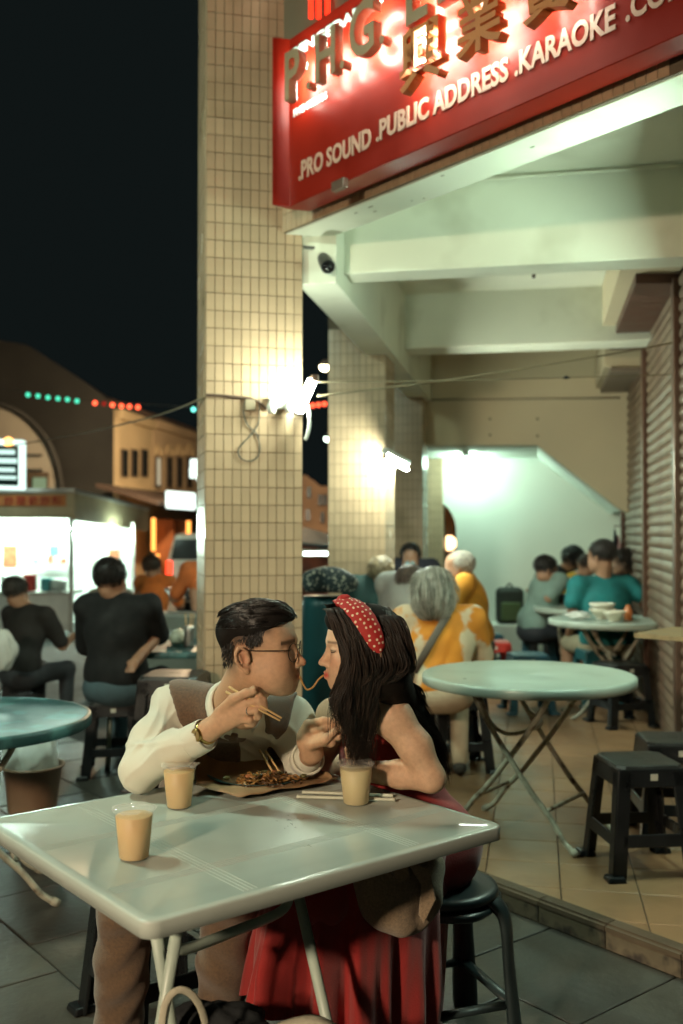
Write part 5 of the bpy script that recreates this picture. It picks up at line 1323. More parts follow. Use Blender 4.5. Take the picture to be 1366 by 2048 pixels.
for _ in range(900):      # short clipped sides blending into the skin
    sd = -1 if rng.uniform() < .8 else 1; x = rng.uniform(-.074, .050); top = .034+.40*x+rng.uniform(-.004, .010); z0_ = top-rng.uniform(-.008, .040)*(1 if x < 0 else .55)
    if (x+.018)**2/.026**2+(z0_+.006)**2/.038**2 < 1: continue
    y_ = .0755*math.sqrt(max(.03, 1-((x+.008)/.097)**2-((z0_-.032)/.086)**2*.35))*sd; L_ = rng.uniform(.006, .014)
    paths.append([hm(x-L_*.35*t, y_*(1+.03*t)+.002*sd, z0_-L_*t) for t in np.linspace(0, 1, 4)])
hair_tubes('hair_strands', paths, .0009, M_strm, ho, 3, tint=(.011, .009, .008))
# glasses
gl_ = thing('eyeglasses', 'thin round metal eyeglasses worn by the man', 'glasses', hm(.1, 0, 0)); M_gf = pm('dark_metal_frame', (.03, .025, .02), .3, metal=.8)
gR = Rm
for y in (1, -1):
    cx = np.array([.104, .034*y, -.006]); m = MB()
    pts_ = [hm(cx[0]-.007*(abs(cx[1]+.0245*math.cos(t)) / .05)**2, cx[1]+.0245*math.cos(t), cx[2]+.0225*math.sin(t)) for t in np.linspace(0, 2*math.pi, 28, endpoint=False)]
    m.tube(pts_, .0011, 6, closed=True); m.build('rim', M_gf, gl_)
    m = MB(); m.add([hm(*cx)]+pts_, [(0, i+1, (i+1) % 28+1) for i in range(28)], True); m.build('lens', pm('clear_lens', (.9, .95, .92), .03, alpha=.12, spec=.8), gl_)
    m = MB(); m.tube(bezier([hm(.095, .058*y, .002), hm(.07, .070*y, .004), hm(.02, .0765*y, .006), hm(-.018, .0815*y, .008), hm(-.034, .081*y, -.012)], 6), .0012, 6); m.build('temple', M_gf, gl_)
m = MB(); m.tube(bezier([hm(.1035, .0105, -.002), hm(.109, 0, .003), hm(.1035, -.0105, -.002)], 5), .0011, 6); m.build('bridge', M_gf, gl_)
# watch and ring
wt = thing('wristwatch', 'gold wristwatch on the wrist of the man', 'watch', WR)
wax = (WR-CUF)/np.linalg.norm(WR-CUF); wc = CUF+wax*.030
band(wc-wax*.008, wax, .0300, .016, .0022, 'strap', M_gold, wt, flat=1.0)
toC = np.array([-.25, -1, .25]); toC -= wax*(toC@wax); toC /= np.linalg.norm(toC); dc = wc+toC*.031
m = MB(); m.tube([dc-toC*.003, dc+toC*.004, dc+toC*.0065], [.0175, .0175, .0155], 24); m.build('case', M_gold, wt, auto=40)
m = MB(); m.tube([dc+toC*.0064, dc+toC*.0070], .0135, 24); dl = m.build('dial', M_dial, wt, auto=40)
for a in (.6, 2.4):
    q = np.cross(toC, wax); m = MB(); m.tube([dc+toC*.0074, dc+toC*.0074+(wax*math.cos(a)+q*math.sin(a))*.009], .0006, 4); m.build('hand', M_gf, dl)
fr_ = pj(512, 1421, 2.482)-kn['r']; band(kn['r']+fr_*.45, fr_, .0112, .003, .0008, 'ring', M_silver, man, n=20)
fr_ = pj(677, 1474, 2.695)-pj(648, 1472, 2.70); band(pj(660, 1474, 2.698), fr_, .0102, .004, .001, 'ring', M_gf, man, n=20)
# chopsticks in his hand
for i, (a_, b2) in enumerate((((452, 1384), (560, 1441)), ((458, 1374), (563, 1436)))):
    m = MB(); p, q = pj(*a_, 2.515), pj(*b2, 2.455); m.tube([p, q], [.0036, .0026], 8)
    tag(m.build('chopstick', M_wood), ['lower wooden chopstick held in the hand of the man', 'upper wooden chopstick held in the hand of the man'][i], 'chopstick', 'chopsticks in the hand')
# ================================================================== the woman
M_dress = pm('red_dress_cloth', (.30, .016, .014), .8, var=.2, vs=8, bump=.15, bs=200, sheen=.3)
wom = thing('person', 'woman with long dark hair in a red dress facing the man', 'person', (.3, 2.8, 0))
Rw = frame_R((-math.cos(math.radians(11)), -math.sin(math.radians(11)), -.03), (-.03, 0, 1)); sw = .97
tipw = pj(637, 1326, 2.57); Tw = tipw-Rw@(np.array([.1215, 0, -.0345])*sw)
def hw_(x, y, z): return Rw@(np.array([x, y, z])*sw)+Tw
NW = pj(738, 1425, 2.75); LSH = pj(786, 1436, 2.66); RSH = pj(668, 1432, 2.95)
EW = pj(862, 1556, 2.63); WW = pj(714, 1541, 2.74); ERW = pj(630, 1540, 3.04)
CW = pj(757, 1500, 2.93)
S = Sdf(); head_sdf(S, Rw, Tw, sw, female=True, smile=0)
S.cone(hw_(-.03, 0, -.055), NW, .046, .050, .03)
S.cone(NW, LSH, .046, .052, .03); S.cone(NW, RSH, .046, .050, .03)
Rtw = frame_R((-.75, -.55, 0)); S.ell(CW+np.array([0, 0, .0]), (.085, .135, .13), Rtw, .05)
S.path([LSH, LSH*.5+EW*.5+np.array([.008, -.004, .004]), EW], [.050, .044, .037], .02)
S.path([EW, EW*.6+WW*.4+np.array([0, 0, .002]), WW], [.037, .037, .025], .015)
S.path([RSH, RSH*.5+ERW*.5, ERW], [.050, .046, .04], .02); S.cone(ERW, ERW+np.array([.12, .1, 0]), .038, .03, .02)
PALM = pj(709, 1506, 2.745); S.cone(WW, PALM, .024, .027, .015)
for i, (bx, by, mx, my, tx, ty) in enumerate(((700, 1486, 699, 1474, 716, 1473), (705, 1481, 706, 1470, 722, 1474), (712, 1482, 716, 1475, 727, 1482), (719, 1488, 724, 1484, 729, 1492))):
    finger(S, pj(bx, by, 2.735+i*.006), [pj(mx, my, 2.72+i*.006), pj(tx, ty, 2.715+i*.008), pj(tx+3, ty+9, 2.725+i*.006)], .0095, .0072)
finger(S, pj(695, 1502, 2.735), [pj(703, 1486, 2.715), pj(716, 1474, 2.705)], .0105, .0075)
def wom_col(P):
    L_ = (P-Tw)@Rw/sw; c = np.tile(np.array([.57, .36, .235]), (len(P), 1))
    g = lambda cx, cy, cz, rx, ry, rz: np.exp(-(((L_[:, 0]-cx)/rx)**2+((np.abs(L_[:, 1])-cy)/ry)**2+((L_[:, 2]-cz)/rz)**2))
    hd = (np.abs(L_) < .2).all(1)
    def mix(w_, col):
        nonlocal c; w_ = np.clip(w_, 0, 1)[:, None]*hd[:, None]; c = c*(1-w_)+np.array(col)*w_
    mix(.5*g(.07, .045, -.03, .03, .02, .022), (.55, .24, .16))
    mix(1.0*g(.102, .004, -.0665, .015, .017, .0088), (.42, .055, .045))
    br = np.exp(-((L_[:, 2]-.022)/.0035)**4)*((np.abs(L_[:, 1]) > .014) & (np.abs(L_[:, 1]) < .055) & (L_[:, 0] > .045)); mix(.7*br, (.04, .025, .018))
    ly = np.exp(-((L_[:, 2]-.0002)/.0026)**2)*((np.abs(L_[:, 1]) > .018) & (np.abs(L_[:, 1]) < .05) & (L_[:, 0] > .07)); mix(.95*ly, (.012, .008, .006))
    return c
al, ah = S.bbox(); sdf_obj('body', S, .0032, M_skin, wom, boxes=[(al-.012, ah+.012, .0032)], col=wom_col, smooth=1)
# eyelashes
for y in (1, -1):
    m = MB(); m.tube(bezier([hw_(.0875, .020*y, -.0025), hw_(.0915, .034*y, -.0045), hw_(.085, .047*y, -.003)], 5), [.0008]*5+[.0014]*6, 5); m.build('lashes', M_hairw, wom)
# dress
Dr = Sdf(); HP = pj(868, 1690, 2.92); WA = pj(808, 1590, 2.95)
Dr.ell(CW+np.array([.005, 0, -.015]), (.097, .142, .125), Rtw, .04); Dr.cone(CW, WA, .10, .10, .05); Dr.cone(WA, HP, .10, .125, .05)
Dr.ell(HP, (.135, .15, .125), None, .05)
KW1, KW2 = pj(640, 1790, 2.44), pj(575, 1775, 2.62)
Dr.cone(HP+np.array([-.05, -.10, .0]), KW1, .10, .078, .05); Dr.cone(HP+np.array([-.05, .05, 0]), KW2, .10, .078, .05)
Dr.ell(LSH+np.array([.01, -.02, .02]), .078, None, .01, 'sub'); Dr.ell(RSH+np.array([-.02, .02, .0]), .082, None, .01, 'sub'); Dr.ell(NW+np.array([-.03, -.02, .03]), .085, None, .01, 'sub')
sdf_obj('dress', Dr, .007, M_dress, wom, disp=lambda X, Y, Z: .003*nz3(X, Y, Z, 24, .6), smooth=1)
# strap and front of the bodice
m = MB(); m.tube(bezier([pj(722, 1398, 2.71), pj(706, 1425, 2.72), pj(701, 1470, 2.75), pj(706, 1515, 2.79)], 6), [.008, .010, .012, .013, .014, .015, .016, .017, .018, .019, .020, .021, .022, .022, .022, .022, .022, .022, .022], 8, flat=.4); m.build('strap', M_dress, wom)
# skirt: closed loft with folds from lap to hem
lap = [(905, 1715, 2.86), (880, 1700, 2.66), (800, 1735, 2.48), (700, 1755, 2.40), (600, 1765, 2.38), (535, 1775, 2.48), (525, 1770, 2.66), (600, 1755, 2.80), (720, 1745, 2.95), (840, 1730, 3.0)]
hem = [(868, 2150, 2.86), (862, 2140, 2.66), (800, 2150, 2.50), (700, 2140, 2.42), (585, 2060, 2.40), (500, 2005, 2.48), (495, 1990, 2.66), (580, 2010, 2.85), (720, 2080, 3.0), (830, 2110, 3.0)]
def ring(l): return bezier([pj(*q) for q in l]+[pj(*l[0])], 14)[:-1]
r0, r1 = ring(lap), ring(hem); nR = len(r0); nZ = 26; m = MB(); vs = []
for j in range(nZ):
    t = j/(nZ-1); s_ = t**.75
    cz = sum((Vector(a) for a in r0), V3(0, 0))/nR*(1-t)+sum((Vector(a) for a in r1), V3(0, 0))/nR*t
    for i in range(nR):
        p = Vector(r0[i])*(1-s_)+Vector(r1[i])*s_; o_ = p-cz; o_.z = 0; L_ = o_.length; a_ = i/nR*2*math.pi
        f_ = (.020*math.sin(9*a_+1.2*math.sin(3*a_))+.011*math.sin(17*a_+2+1.5*t)+.007*math.sin(29*a_-2*t))*min(1, t*1.6+.1)
        q = p+o_.normalized()*f_; q.z = max(q.z, .012+.004*math.sin(7*a_)); vs.append(q)
fs = [(j*nR+i, (j+1)*nR+i, (j+1)*nR+(i+1) % nR, j*nR+(i+1) % nR) for j in range(nZ-1) for i in range(nR)]
m.add(vs, [tuple(reversed(f)) for f in fs], True); m.build('skirt', M_dress, wom)
# hair of the woman
Hw = Sdf()
def wE(c, r, k=.02, op='add'): Hw.ell(hw_(*c), np.array(r)*sw, Rw, k, op)
wE((-.012, 0, .042), (.099, .082, .076)); wE((-.05, -.005, -.02), (.060, .068, .09), .03); wE((.060, .0, .080), (.042, .056, .028), .03); wE((.02, .034, .03), (.05, .042, .06), .03); wE((-.01, .035, -.05), (.042, .034, .08), .03)
Hw.cone(hw_(-.065, .0, -.08), pj(808, 1420, 2.80), .058, .050, .03); Hw.cone(pj(808, 1420, 2.78), pj(862, 1545, 2.86), .055, .03, .03)
Hw.cone(hw_(-.01, .03, -.08), pj(722, 1440, 2.63), .030, .026, .03); Hw.cone(pj(722, 1440, 2.63), pj(724, 1520, 2.69), .026, .018, .03)
wE((.095, 0, -.03), (.055, .12, .075), .012, 'sub')
hwo = sdf_obj('hair', Hw, .005, M_hairw, wom, disp=lambda X, Y, Z: .0012*nz3(X, Y, Z, 45), smooth=1)
rng = np.random.RandomState(11); paths = []
def cr(P, n):
    P = [Vector(p) for p in P]; return np.array([list(q) for q in bezier(P, n)])
PHs = rng.uniform(0, 6.28, 64); AMs = rng.uniform(.005, .014, 64); FRs = rng.uniform(1.3, 2.5, 64)
def cwave(P, key):
    k_ = int(key*47) % 64; return wavy(P, AMs[k_]*rng.uniform(.8, 1.15), FRs[k_]*rng.uniform(.95, 1.05), PHs[k_]+rng.normal(0, .75))
def wavy(P, amp, f0, ph):
    m_ = len(P); t = np.linspace(0, 1, m_); w_ = amp*np.clip(t*1.6-.25, 0, 1)
    P = P.copy(); P[:, 0] += w_*np.sin(f0*t*6.28+ph); P[:, 1] += w_*.7*np.cos(f0*t*6.28+ph*1.3); P[:, 2] += w_*.25*np.sin(f0*t*9+ph); return P
for i in range(2400):
    phi = rng.uniform(0, 1); j = rng.normal(0, 1, 3)
    x0 = .105-.19*phi; p0 = (x0, rng.uniform(-.012, .012), .112-.10*max(0, phi-.55)**1.2*2+(.006 if phi < .3 else 0))
    if phi < .5: p0 = (p0[0], p0[1], p0[2]-.012*(1-phi*2))
    x1 = .088-.185*phi
    r1_ = .086+rng.uniform(-.006, .006)
    side = (x1+.012+(0 if phi > .12 else .006), .052+rng.uniform(-.004, .006), .105-.02*phi); ear = (x1-.010, r1_-.012*abs(phi-.45), .03+.01*j[0])
    low = (x1-.018, r1_-.008, -.055)
    if phi < .12:
        L_ = [hw_(*p0), hw_(*side), hw_(x1-.004, .070, .035), hw_(x1-.022, .076, -.03), pj(672+rng.uniform(-6, 22), 1400, 2.52), pj(680+rng.uniform(-10, 24), rng.uniform(1415, 1470), 2.53)]
    elif phi < .55:
        u = (phi-.12)/.43; ex = 690+50*u+6*j[1]; L_ = [hw_(*p0), hw_(*side), hw_(*ear), hw_(*low), pj(694+44*u+4*j[2], 1440, 2.56+.03*u), pj(ex, rng.uniform(1450, 1545), 2.62+.05*u)]
    else:
        u = (phi-.55)/.45; ex = 812+88*rng.uniform(0, 1); L_ = [hw_(*p0), hw_(*side), hw_(*ear), hw_(low[0]-.01, low[1]-.02*u, low[2]), pj(744+52*u+5*j[1], 1352, 2.555+.08*u), pj(782+54*u+5*j[1], 1390, 2.68+.07*u), pj(ex-16, 1480, 2.78+.06*u), pj(ex, rng.uniform(1515, 1580), 2.82+.08*u)]
    paths.append(cwave(cr(L_, 5), phi))
for i in range(900):      # mass over the ear falling onto the shoulder
    u = rng.uniform(0, 1); j = rng.normal(0, 1, 3); x1 = .045-.12*u
    L_ = [hw_(.03-.10*u, rng.uniform(.0, .04), .118-.02*u), hw_(x1+.005, .062, .095-.02*u), hw_(x1-.012, .088+.003*j[0], .02), hw_(x1-.026, .088+.004*j[1], -.05), pj(716+46*u+4*j[2], 1380, 2.535+.035*u+.004*j[0]), pj(706+38*u+5*j[1], 1425, 2.565+.03*u), pj(704+36*u+8*j[0], rng.uniform(1440, 1540), 2.60+.03*u)]
    paths.append(cwave(cr(L_, 5), u*.6+.3))
for i in range(420):      # crown and far side
    phi = rng.uniform(0, 1); x0 = .10-.19*phi; x1 = .075-.17*phi
    y_ = -1; L_ = [hw_(x0, rng.uniform(-.012, .012), .120-.1*max(0, phi-.6)), hw_(x1+.01, -.05, .10), hw_(x1, -.084, .03), hw_(x1-.015, -.08, -.07), hw_(x1-.03, -.075, -.16)]
    paths.append(wavy(cr(L_, 5), .005, 1.6, rng.uniform(0, 6.28)))
for i in range(60):       # thin stray strands across cheek and shoulder
    ex = rng.uniform(655, 700); L_ = [hw_(.085, .055, .06), hw_(.078-.0005*i, .072, -.0), hw_(.066-.0004*i, .07, -.05), pj(668+rng.uniform(-8, 16), 1405, 2.51), pj(ex, rng.uniform(1420, 1490), 2.525)]
    paths.append(wavy(cr(L_, 5), .004, 1.5, rng.uniform(0, 6.28)))
hair_tubes('hair_strands', paths, .0011, pm('brown_hair_strand', (.01, .01, .01), .5, attr='Col', var=.3, vs=30, spec=.4), hwo, 4, tint=(.016, .0095, .0065))
# hairband with dots
M_band = bpy.data.materials.new('red_polka_dot_cloth'); M_band.use_nodes = True; nt = M_band.node_tree; b = nt.nodes['Principled BSDF']; b.inputs['Roughness'].default_value = .7
uvn = nt.nodes.new('ShaderNodeUVMap'); uvn.uv_map = 'UVMap'; vo = nt.nodes.new('ShaderNodeTexVoronoi'); vo.voronoi_dimensions = '2D'; vo.inputs['Scale'].default_value = 1.0; vo.inputs['Randomness'].default_value = .45
lt = nt.nodes.new('ShaderNodeMath'); lt.operation = 'LESS_THAN'; lt.inputs[1].default_value = .20; mx = nt.nodes.new('ShaderNodeMix'); mx.data_type = 'RGBA'
mx.inputs[6].default_value = (.40, .018, .016, 1); mx.inputs[7].default_value = (.75, .62, .45, 1)
nt.links.new(uvn.outputs[0], vo.inputs['Vector']); nt.links.new(vo.outputs['Distance'], lt.inputs[0]); nt.links.new(lt.outputs[0], mx.inputs[0]); nt.links.new(mx.outputs[2], b.inputs['Base Color'])
hb = thing('hairband', 'red polka dot fabric hairband in the hair of the woman', 'hairband', hw_(.03, 0, .13))
arc = bezier([V3(-.022, .094, .0), V3(-.008, .098, .040), V3(.012, .084, .083), V3(.032, .050, .114), V3(.045, .0, .126), V3(.032, -.050, .114), V3(.012, -.084, .083), V3(-.01, -.095, .03)], 6)
m = MB(); vs = []; uv = []; nW = 9; nA = len(arc); acc = 0
for i, p in enumerate(arc):
    if i: acc += (arc[i]-arc[i-1]).length
    t = i/(nA-1); wd = .012+.022*math.sin(math.pi*min(t*1.0, 1))**.6*(1 if t < .62 else 1); tg = (arc[min(i+1, nA-1)]-arc[max(i-1, 0)]).normalized(); n_ = V3(0, p.y, p.z-.03).normalized(); sd = tg.cross(n_).normalized()
    for k in range(nW):
        s_ = (k/(nW-1)-.5)*2; q = p+sd*(wd*s_)+n_*(.009*(1-s_*s_)+.0018*math.sin(i*1.9+k*2.2)+.002); vs.append(hw_(*q)); uv.append((acc/.0155, s_*wd/.0155))
m.add(vs, [(i*nW+k, i*nW+k+1, (i+1)*nW+k+1, (i+1)*nW+k) for i in range(nA-1) for k in range(nW-1)], True)
bo = m.build('band', M_band, hb); ul = bo.data.uv_layers.new(name='UVMap')
for l in bo.data.loops: ul.data[l.index].uv = uv[l.vertex_index]
def knot(c, r, seed):
    o_ = blob('knot', M_band, c, r, .12, hb, sz=(1, .8, .7), seed=seed, freq=3); u2 = o_.data.uv_layers.new(name='UVMap')
    for l in o_.data.loops: co_ = o_.data.vertices[l.vertex_index].co; u2.data[l.index].uv = ((co_.x+co_.y)/.0155, (co_.z)/.0155)
knot(hw_(.047, .004, .131), .019, 4); knot(hw_(.058, .012, .122), .015, 5)
# noodle shared between the mouths
m = MB(); m.tube(bezier([hm(.104, 0, -.067), pj(606, 1368, 2.565), pj(614, 1379, 2.565), pj(626, 1374, 2.567), pj(636, 1360, 2.57), hw_(.108, 0, -.067)], 6), .0026, 8)
tag(m.build('noodle', pm('brown_noodle', (.42, .24, .08), .3)), 'single noodle stretched between the mouths of the couple', 'noodle')
# jacket lying over her lap
jk = thing('jacket', 'brown wool jacket lying over the lap of the woman', 'jacket', pj(800, 1790, 2.5))
Jk = Sdf(); Jk.ell(pj(800, 1745, 2.50), (.115, .085, .075), None, .05); Jk.ell(pj(830, 1800, 2.46), (.068, .05, .085), None, .04); Jk.ell(pj(765, 1790, 2.42), (.075, .04, .075), None, .04); Jk.cone(pj(735, 1750, 2.42), pj(810, 1850, 2.42), .045, .026, .03)
M_jk = pm('brown_wool_jacket', (.30, .215, .135), .95, var=.3, vs=180, bump=.35, bs=500, sheen=.3)
sdf_obj('body', Jk, .006, M_jk, jk, disp=lambda X, Y, Z: .007*np.sin(42*(X*.8+Z*.6)+2*np.sin(18*Z))+.004*nz3(X, Y, Z, 30, 1.7), smooth=1)
for nm_, pl_ in (('lapel', [(735, 1745), (775, 1735), (800, 1768), (795, 1782), (818, 1792), (822, 1830), (800, 1858), (765, 1800)]), ('lapel', [(812, 1722), (860, 1738), (872, 1800), (848, 1850), (838, 1830), (842, 1770)]), ('collar', [(775, 1732), (815, 1722), (820, 1755), (800, 1768)])):
    m = MB(); P_ = [pj(x, y, 2.375+.00022*abs(x-790)+.0001*(y-1720)) for x, y in pl_]; m.slab(P_, V3(0, .012, 0)); m.build(nm_, M_jk, jk, bevel=.004, seg=3)
# ================================================================== diners in the background
CLOTH = {}
def cloth(name, col, **k): return pm('cloth_'+name, col, .85, var=.2, vs=10, bump=.15, bs=120, **k)
M_shoe = pm('dark_shoe', (.03, .025, .02), .7)
def bgp(label, pel, ang, shirt, pants, hairc, lean=.3, s=1.0, head=None, hang=None, arms=(None, None), style='short', bulk=1.0, shorts=False, stand=False, mask=False, sleeve=.85, skin=(.33, .18, .11), zfoot=ARC, hpitch=0, head_off=(0, 0, 0)):
    pel = np.array(pel, float); f = np.array([math.sin(ang), math.cos(ang), 0]); l = np.array([-f[1], f[0], 0]); u = np.array([0, 0, 1.0])
    o = thing('person', label, 'person', (pel[0], pel[1], zfoot))
    ch = pel+u*.30*s+f*lean*.13*s; nk = pel+u*.50*s+f*lean*.24*s
    ha = ang if hang is None else hang; hf = np.array([math.sin(ha), math.cos(ha), hpitch]); Rh = frame_R(hf)
    hc = nk+u*.165*s+f*(.02+lean*.10)*s+np.array(head_off) if head is None else np.array(head, float)
    Bd = Sdf(); head_sdf(Bd, Rh, hc, s*1.02, fine=False)
    Bd.cone(hc+Rh@np.array([-.025, 0, -.06])*s, nk, .052*s, .058*s, .03)
    Sh = Sdf(); b = bulk; Rt = frame_R(f)
    Sh.ell(ch, np.array([.115*b, .165*b, .20])*s, Rt, .06); Sh.ell(pel+u*.08*s, np.array([.125*b, .165*b, .16])*s, Rt, .06)
    sh = [nk-u*.045*s+l*.165*s*b, nk-u*.045*s-l*.165*s*b]
    Sh.cone(sh[0], sh[1], .062*s, .062*s, .05); Sh.cone(nk-u*.01, sh[0], .05*s, .055*s, .04); Sh.cone(nk-u*.01, sh[1], .05*s, .055*s, .04)
    for i, sd in ((0, 1), (1, -1)):
        a = arms[i]
        if a is None: el = sh[i]+f*.13*s-u*.24*s+l*.06*sd*s; wr = el+f*.22*s+u*.04*s-l*.07*sd*s
        else: el, wr = np.array(a[0], float), np.array(a[1], float)
        Bd.path([sh[i], el, wr], [.045*s, .042*s, .028*s], .015); hd = wr+(wr-el)/np.linalg.norm(wr-el)*.05*s; Bd.cone(wr, hd, .026*s, .03*s, .02)
        for q in range(4):
            fb = hd+l*(q-1.5)*.016*s; Bd.cone(fb, fb+(wr-el)/np.linalg.norm(wr-el)*.055*s-u*.012*s, .009*s, .007*s, .008)
        Bd.cone(wr, hd-l*sd*.035*s+u*.01, .014*s, .01*s, .01)
        e2 = sh[i]+(el-sh[i])*sleeve; Sh.cone(sh[i], e2, .064*s*b**.5, .058*s*b**.5, .03)
    Pn = Sdf(); hp = [pel+l*.085*s, pel-l*.085*s]; Pn.ell(pel, np.array([.135*b, .17*b, .12])*s, Rt, .05)
    for i, sd in ((0, 1), (1, -1)):
        if stand: kn = hp[i]-u*(hp[i][2]-zfoot)*.5; an = np.array([kn[0], kn[1], zfoot+.09])
        else: kn = hp[i]+f*.40*s+l*.05*sd*s+u*.0; an = np.array([kn[0]+f[0]*.0, kn[1]+f[1]*.0, zfoot+.09])
        Pn.cone(hp[i], kn if not shorts else hp[i]+(kn-hp[i])*.92, .088*s*b**.5, .07*s, .04)
        if shorts: Bd.path([kn, (kn+an)/2-f*.02, an], [.056*s, .05*s, .036*s], .02)
        else: Pn.path([kn, an], [.066*s, .055*s], .03)
        Sx = Sdf(); fo = np.array([an[0], an[1], zfoot+.045]); Sx.cone(fo-f*.03, fo+f*.15, .042, .034, .02); Sx.plane((0, 0, zfoot+.003), (0, 0, -1)); sdf_obj('shoe', Sx, .02, M_shoe, o)
    lo, hi = Bd.bbox()
    sk = pm('skin_%d%d' % (int(skin[0]*100), int(skin[2]*100)), skin, .5, var=.1, vs=20, spec=.4)
    sdf_obj('body', Bd, .011, sk, o); sdf_obj('shirt', Sh.grow(.006), .014, shirt, o, disp=lambda X, Y, Z: .006*nz3(X, Y, Z, 17, ang+lean)); sdf_obj('trousers', Pn, .016, pants, o)
    Hh = Sdf(); q = lambda x, y, z: hc+Rh@(np.array([x, y, z])*s*1.02)
    hs_ = 1.2 if style == 'bob' else 1.0
    E_ = lambda c, r, k=.02, op='add': Hh.ell(q(*c), np.array(r)*s*1.02*hs_, Rh, k, op)
    if style == 'short':
        E_((-.014, 0, .045), (.100, .083, .085)); E_((.09, 0, -.02), (.05, .12, .085), .01, 'sub'); E_((.05, 0, -.08), (.1, .12, .085), .01, 'sub'); E_((-.04, 0, -.10), (.08, .1, .05), .01, 'sub')
    elif style == 'thin':
        E_((-.018, 0, .035), (.094, .081, .082)); E_((.08, 0, .0), (.05, .12, .10), .01, 'sub'); E_((.05, 0, -.08), (.1, .12, .085), .01, 'sub'); E_((-.04, 0, -.10), (.08, .1, .05), .01, 'sub')
    elif style == 'bob':
        E_((-.02, 0, .035), (.115, .100, .102)); E_((-.045, 0, -.03), (.09, .098, .095), .03); E_((-.045, 0, -.065), (.08, .108, .07), .03); E_((.105, 0, -.03), (.06, .09, .085), .01, 'sub')
    elif style == 'pony':
        E_((-.014, 0, .042), (.102, .085, .088)); E_((.09, 0, -.02), (.05, .12, .085), .01, 'sub'); E_((.05, 0, -.08), (.1, .12, .085), .01, 'sub')
        Hh.cone(q(-.10, 0, .03), q(-.135, 0, -.04), .03*s, .03*s, .02); Hh.cone(q(-.135, 0, -.04), q(-.11, 0, -.2), .03*s, .012*s, .02)
    hm_ = pm('hair_%d' % int(hairc[0]*1000), hairc, .55, var=.4, vs=40)
    ho = sdf_obj('hair', Hh, .008, hm_, o, disp=lambda X, Y, Z: .0016*nz3(X, Y, Z, 60, ang))
    rg = np.random.RandomState(int(abs(ang)*100+s*77)); P_, out = np.zeros((len(ho.data.vertices), 3)), []
    co_ = np.empty(len(ho.data.vertices)*3, np.float32); ho.data.vertices.foreach_get('co', co_); co_ = co_.reshape(-1, 3); 
    for i in rg.choice(len(co_), min(900, len(co_)), False):
        p0 = co_[i]; n_ = p0-hc; n_ = n_/np.linalg.norm(n_); dn = np.array([0, 0, -1.])-Rh[:, 0]*.5; t_ = dn-n_*(dn@n_); L = .03 if style in ('short', 'thin') else .09
        out.append([p0+t_*L*k+n_*(.004*math.sin(k*3)+.002) for k in np.linspace(0, 1, 5)])
    hair_tubes('hair_strands', out, .0016, M_strm, ho, 3, tint=hairc)
    if mask:
        m_ = Sdf(); m_.ell(q(.078, 0, -.055), np.array([.042, .055, .045])*s, Rh, .01); sdf_obj('face_mask', m_, .009, cloth('mask', (.25, .4, .42)), o)
    return o
A_ = math.radians
def px_(x, y, d): return pj(x, y, d)
dark = (.012, .01, .009)
bgp('man in a black tee shirt sitting with his back to the camera at the left', px_(232, 1375, 6.0), A_(8), cloth('black', (.005, .006, .0065)), cloth('jeans', (.05, .085, .10)), dark, lean=.1, bulk=1.1, s=1.06, head=px_(221, 1160, 6.02), arms=(None, (px_(316, 1268, 6.12), px_(276, 1318, 5.9))), zfoot=0, sleeve=1.0)
bgp('man in a dark brown shirt sitting hunched at the left edge', px_(42, 1350, 7.6), A_(20), cloth('darkbrown', (.014, .012, .010)), cloth('darktrouser', (.03, .035, .04)), (.035, .03, .025), lean=.35, s=.98, head=px_(32, 1184, 7.75), zfoot=0)
bgp('person in a bright orange shirt sitting beyond the man in black', px_(302, 1255, 10.2), A_(14), cloth('orange', (.62, .17, .035)), cloth('darkpants2', (.03, .03, .03)), (.05, .03, .02), lean=.4, head=px_(305, 1135, 10.3), zfoot=0)
bgp('person in an orange shirt half hidden behind the nearest pillar', px_(420, 1245, 8.6), A_(-40), cloth('orange2', (.55, .15, .04)), cloth('brownpants', (.06, .035, .02)), dark, lean=.3, head=px_(428, 1118, 8.6), arms=(None, (px_(388, 1185, 8.5), px_(392, 1235, 8.4))), zfoot=0, stand=True)
bgp('pale haired person behind the man in black, only the crown showing', px_(220, 1275, 9.2), A_(170), cloth('paleshirt', (.2, .19, .15)), cloth('darkpants3', (.03, .03, .03)), (.45, .38, .24), lean=.2, s=.85, head=px_(216, 1138, 9.1), zfoot=0)
M_tie = pm('orange_white_blouse', (.62, .24, .03), .85, var=.2, vs=6, col2=(.60, .50, .34), c2s=6.5, c2t=(.50, .56), bump=.25, bs=40)
tw = bgp('grey haired woman in an orange and white patterned blouse, back turned', px_(880, 1388, 5.3), A_(4), M_tie, cloth('cream', (.4, .32, .22)), (.26, .25, .21), lean=.12, bulk=1.22, s=.88, head=px_(866, 1186, 5.28), style='bob', sleeve=1.0, arms=((px_(795, 1305, 5.35)), None) if False else (None, None))
m = MB(); m.tube([px_(897, 1228, 5.22), px_(884, 1248, 5.155), px_(858, 1292, 5.135), px_(828, 1345, 5.14)], .020, 8, flat=.22, up=(0, -1, 0)); tag(m.build('bag_strap', cloth('strapgrey', (.13, .11, .09))), 'grey shoulder strap across the back of the patterned blouse', 'strap')
tag(blob('shoulder_bag', cloth('bagblack', (.015, .015, .015)), px_(815, 1345, 5.25), .075, .08, sz=(.6, 1, .8), seed=31), 'black shoulder bag hanging left of the patterned blouse', 'bag')
bgp('grey haired man in an orange polo shirt facing left', px_(946, 1292, 7.3), A_(-82), cloth('polo', (.60, .26, .03)), cloth('greytrouser', (.08, .08, .07)), (.36, .34, .29), lean=.25, head=px_(917, 1134, 7.3), style='thin', bulk=1.2)
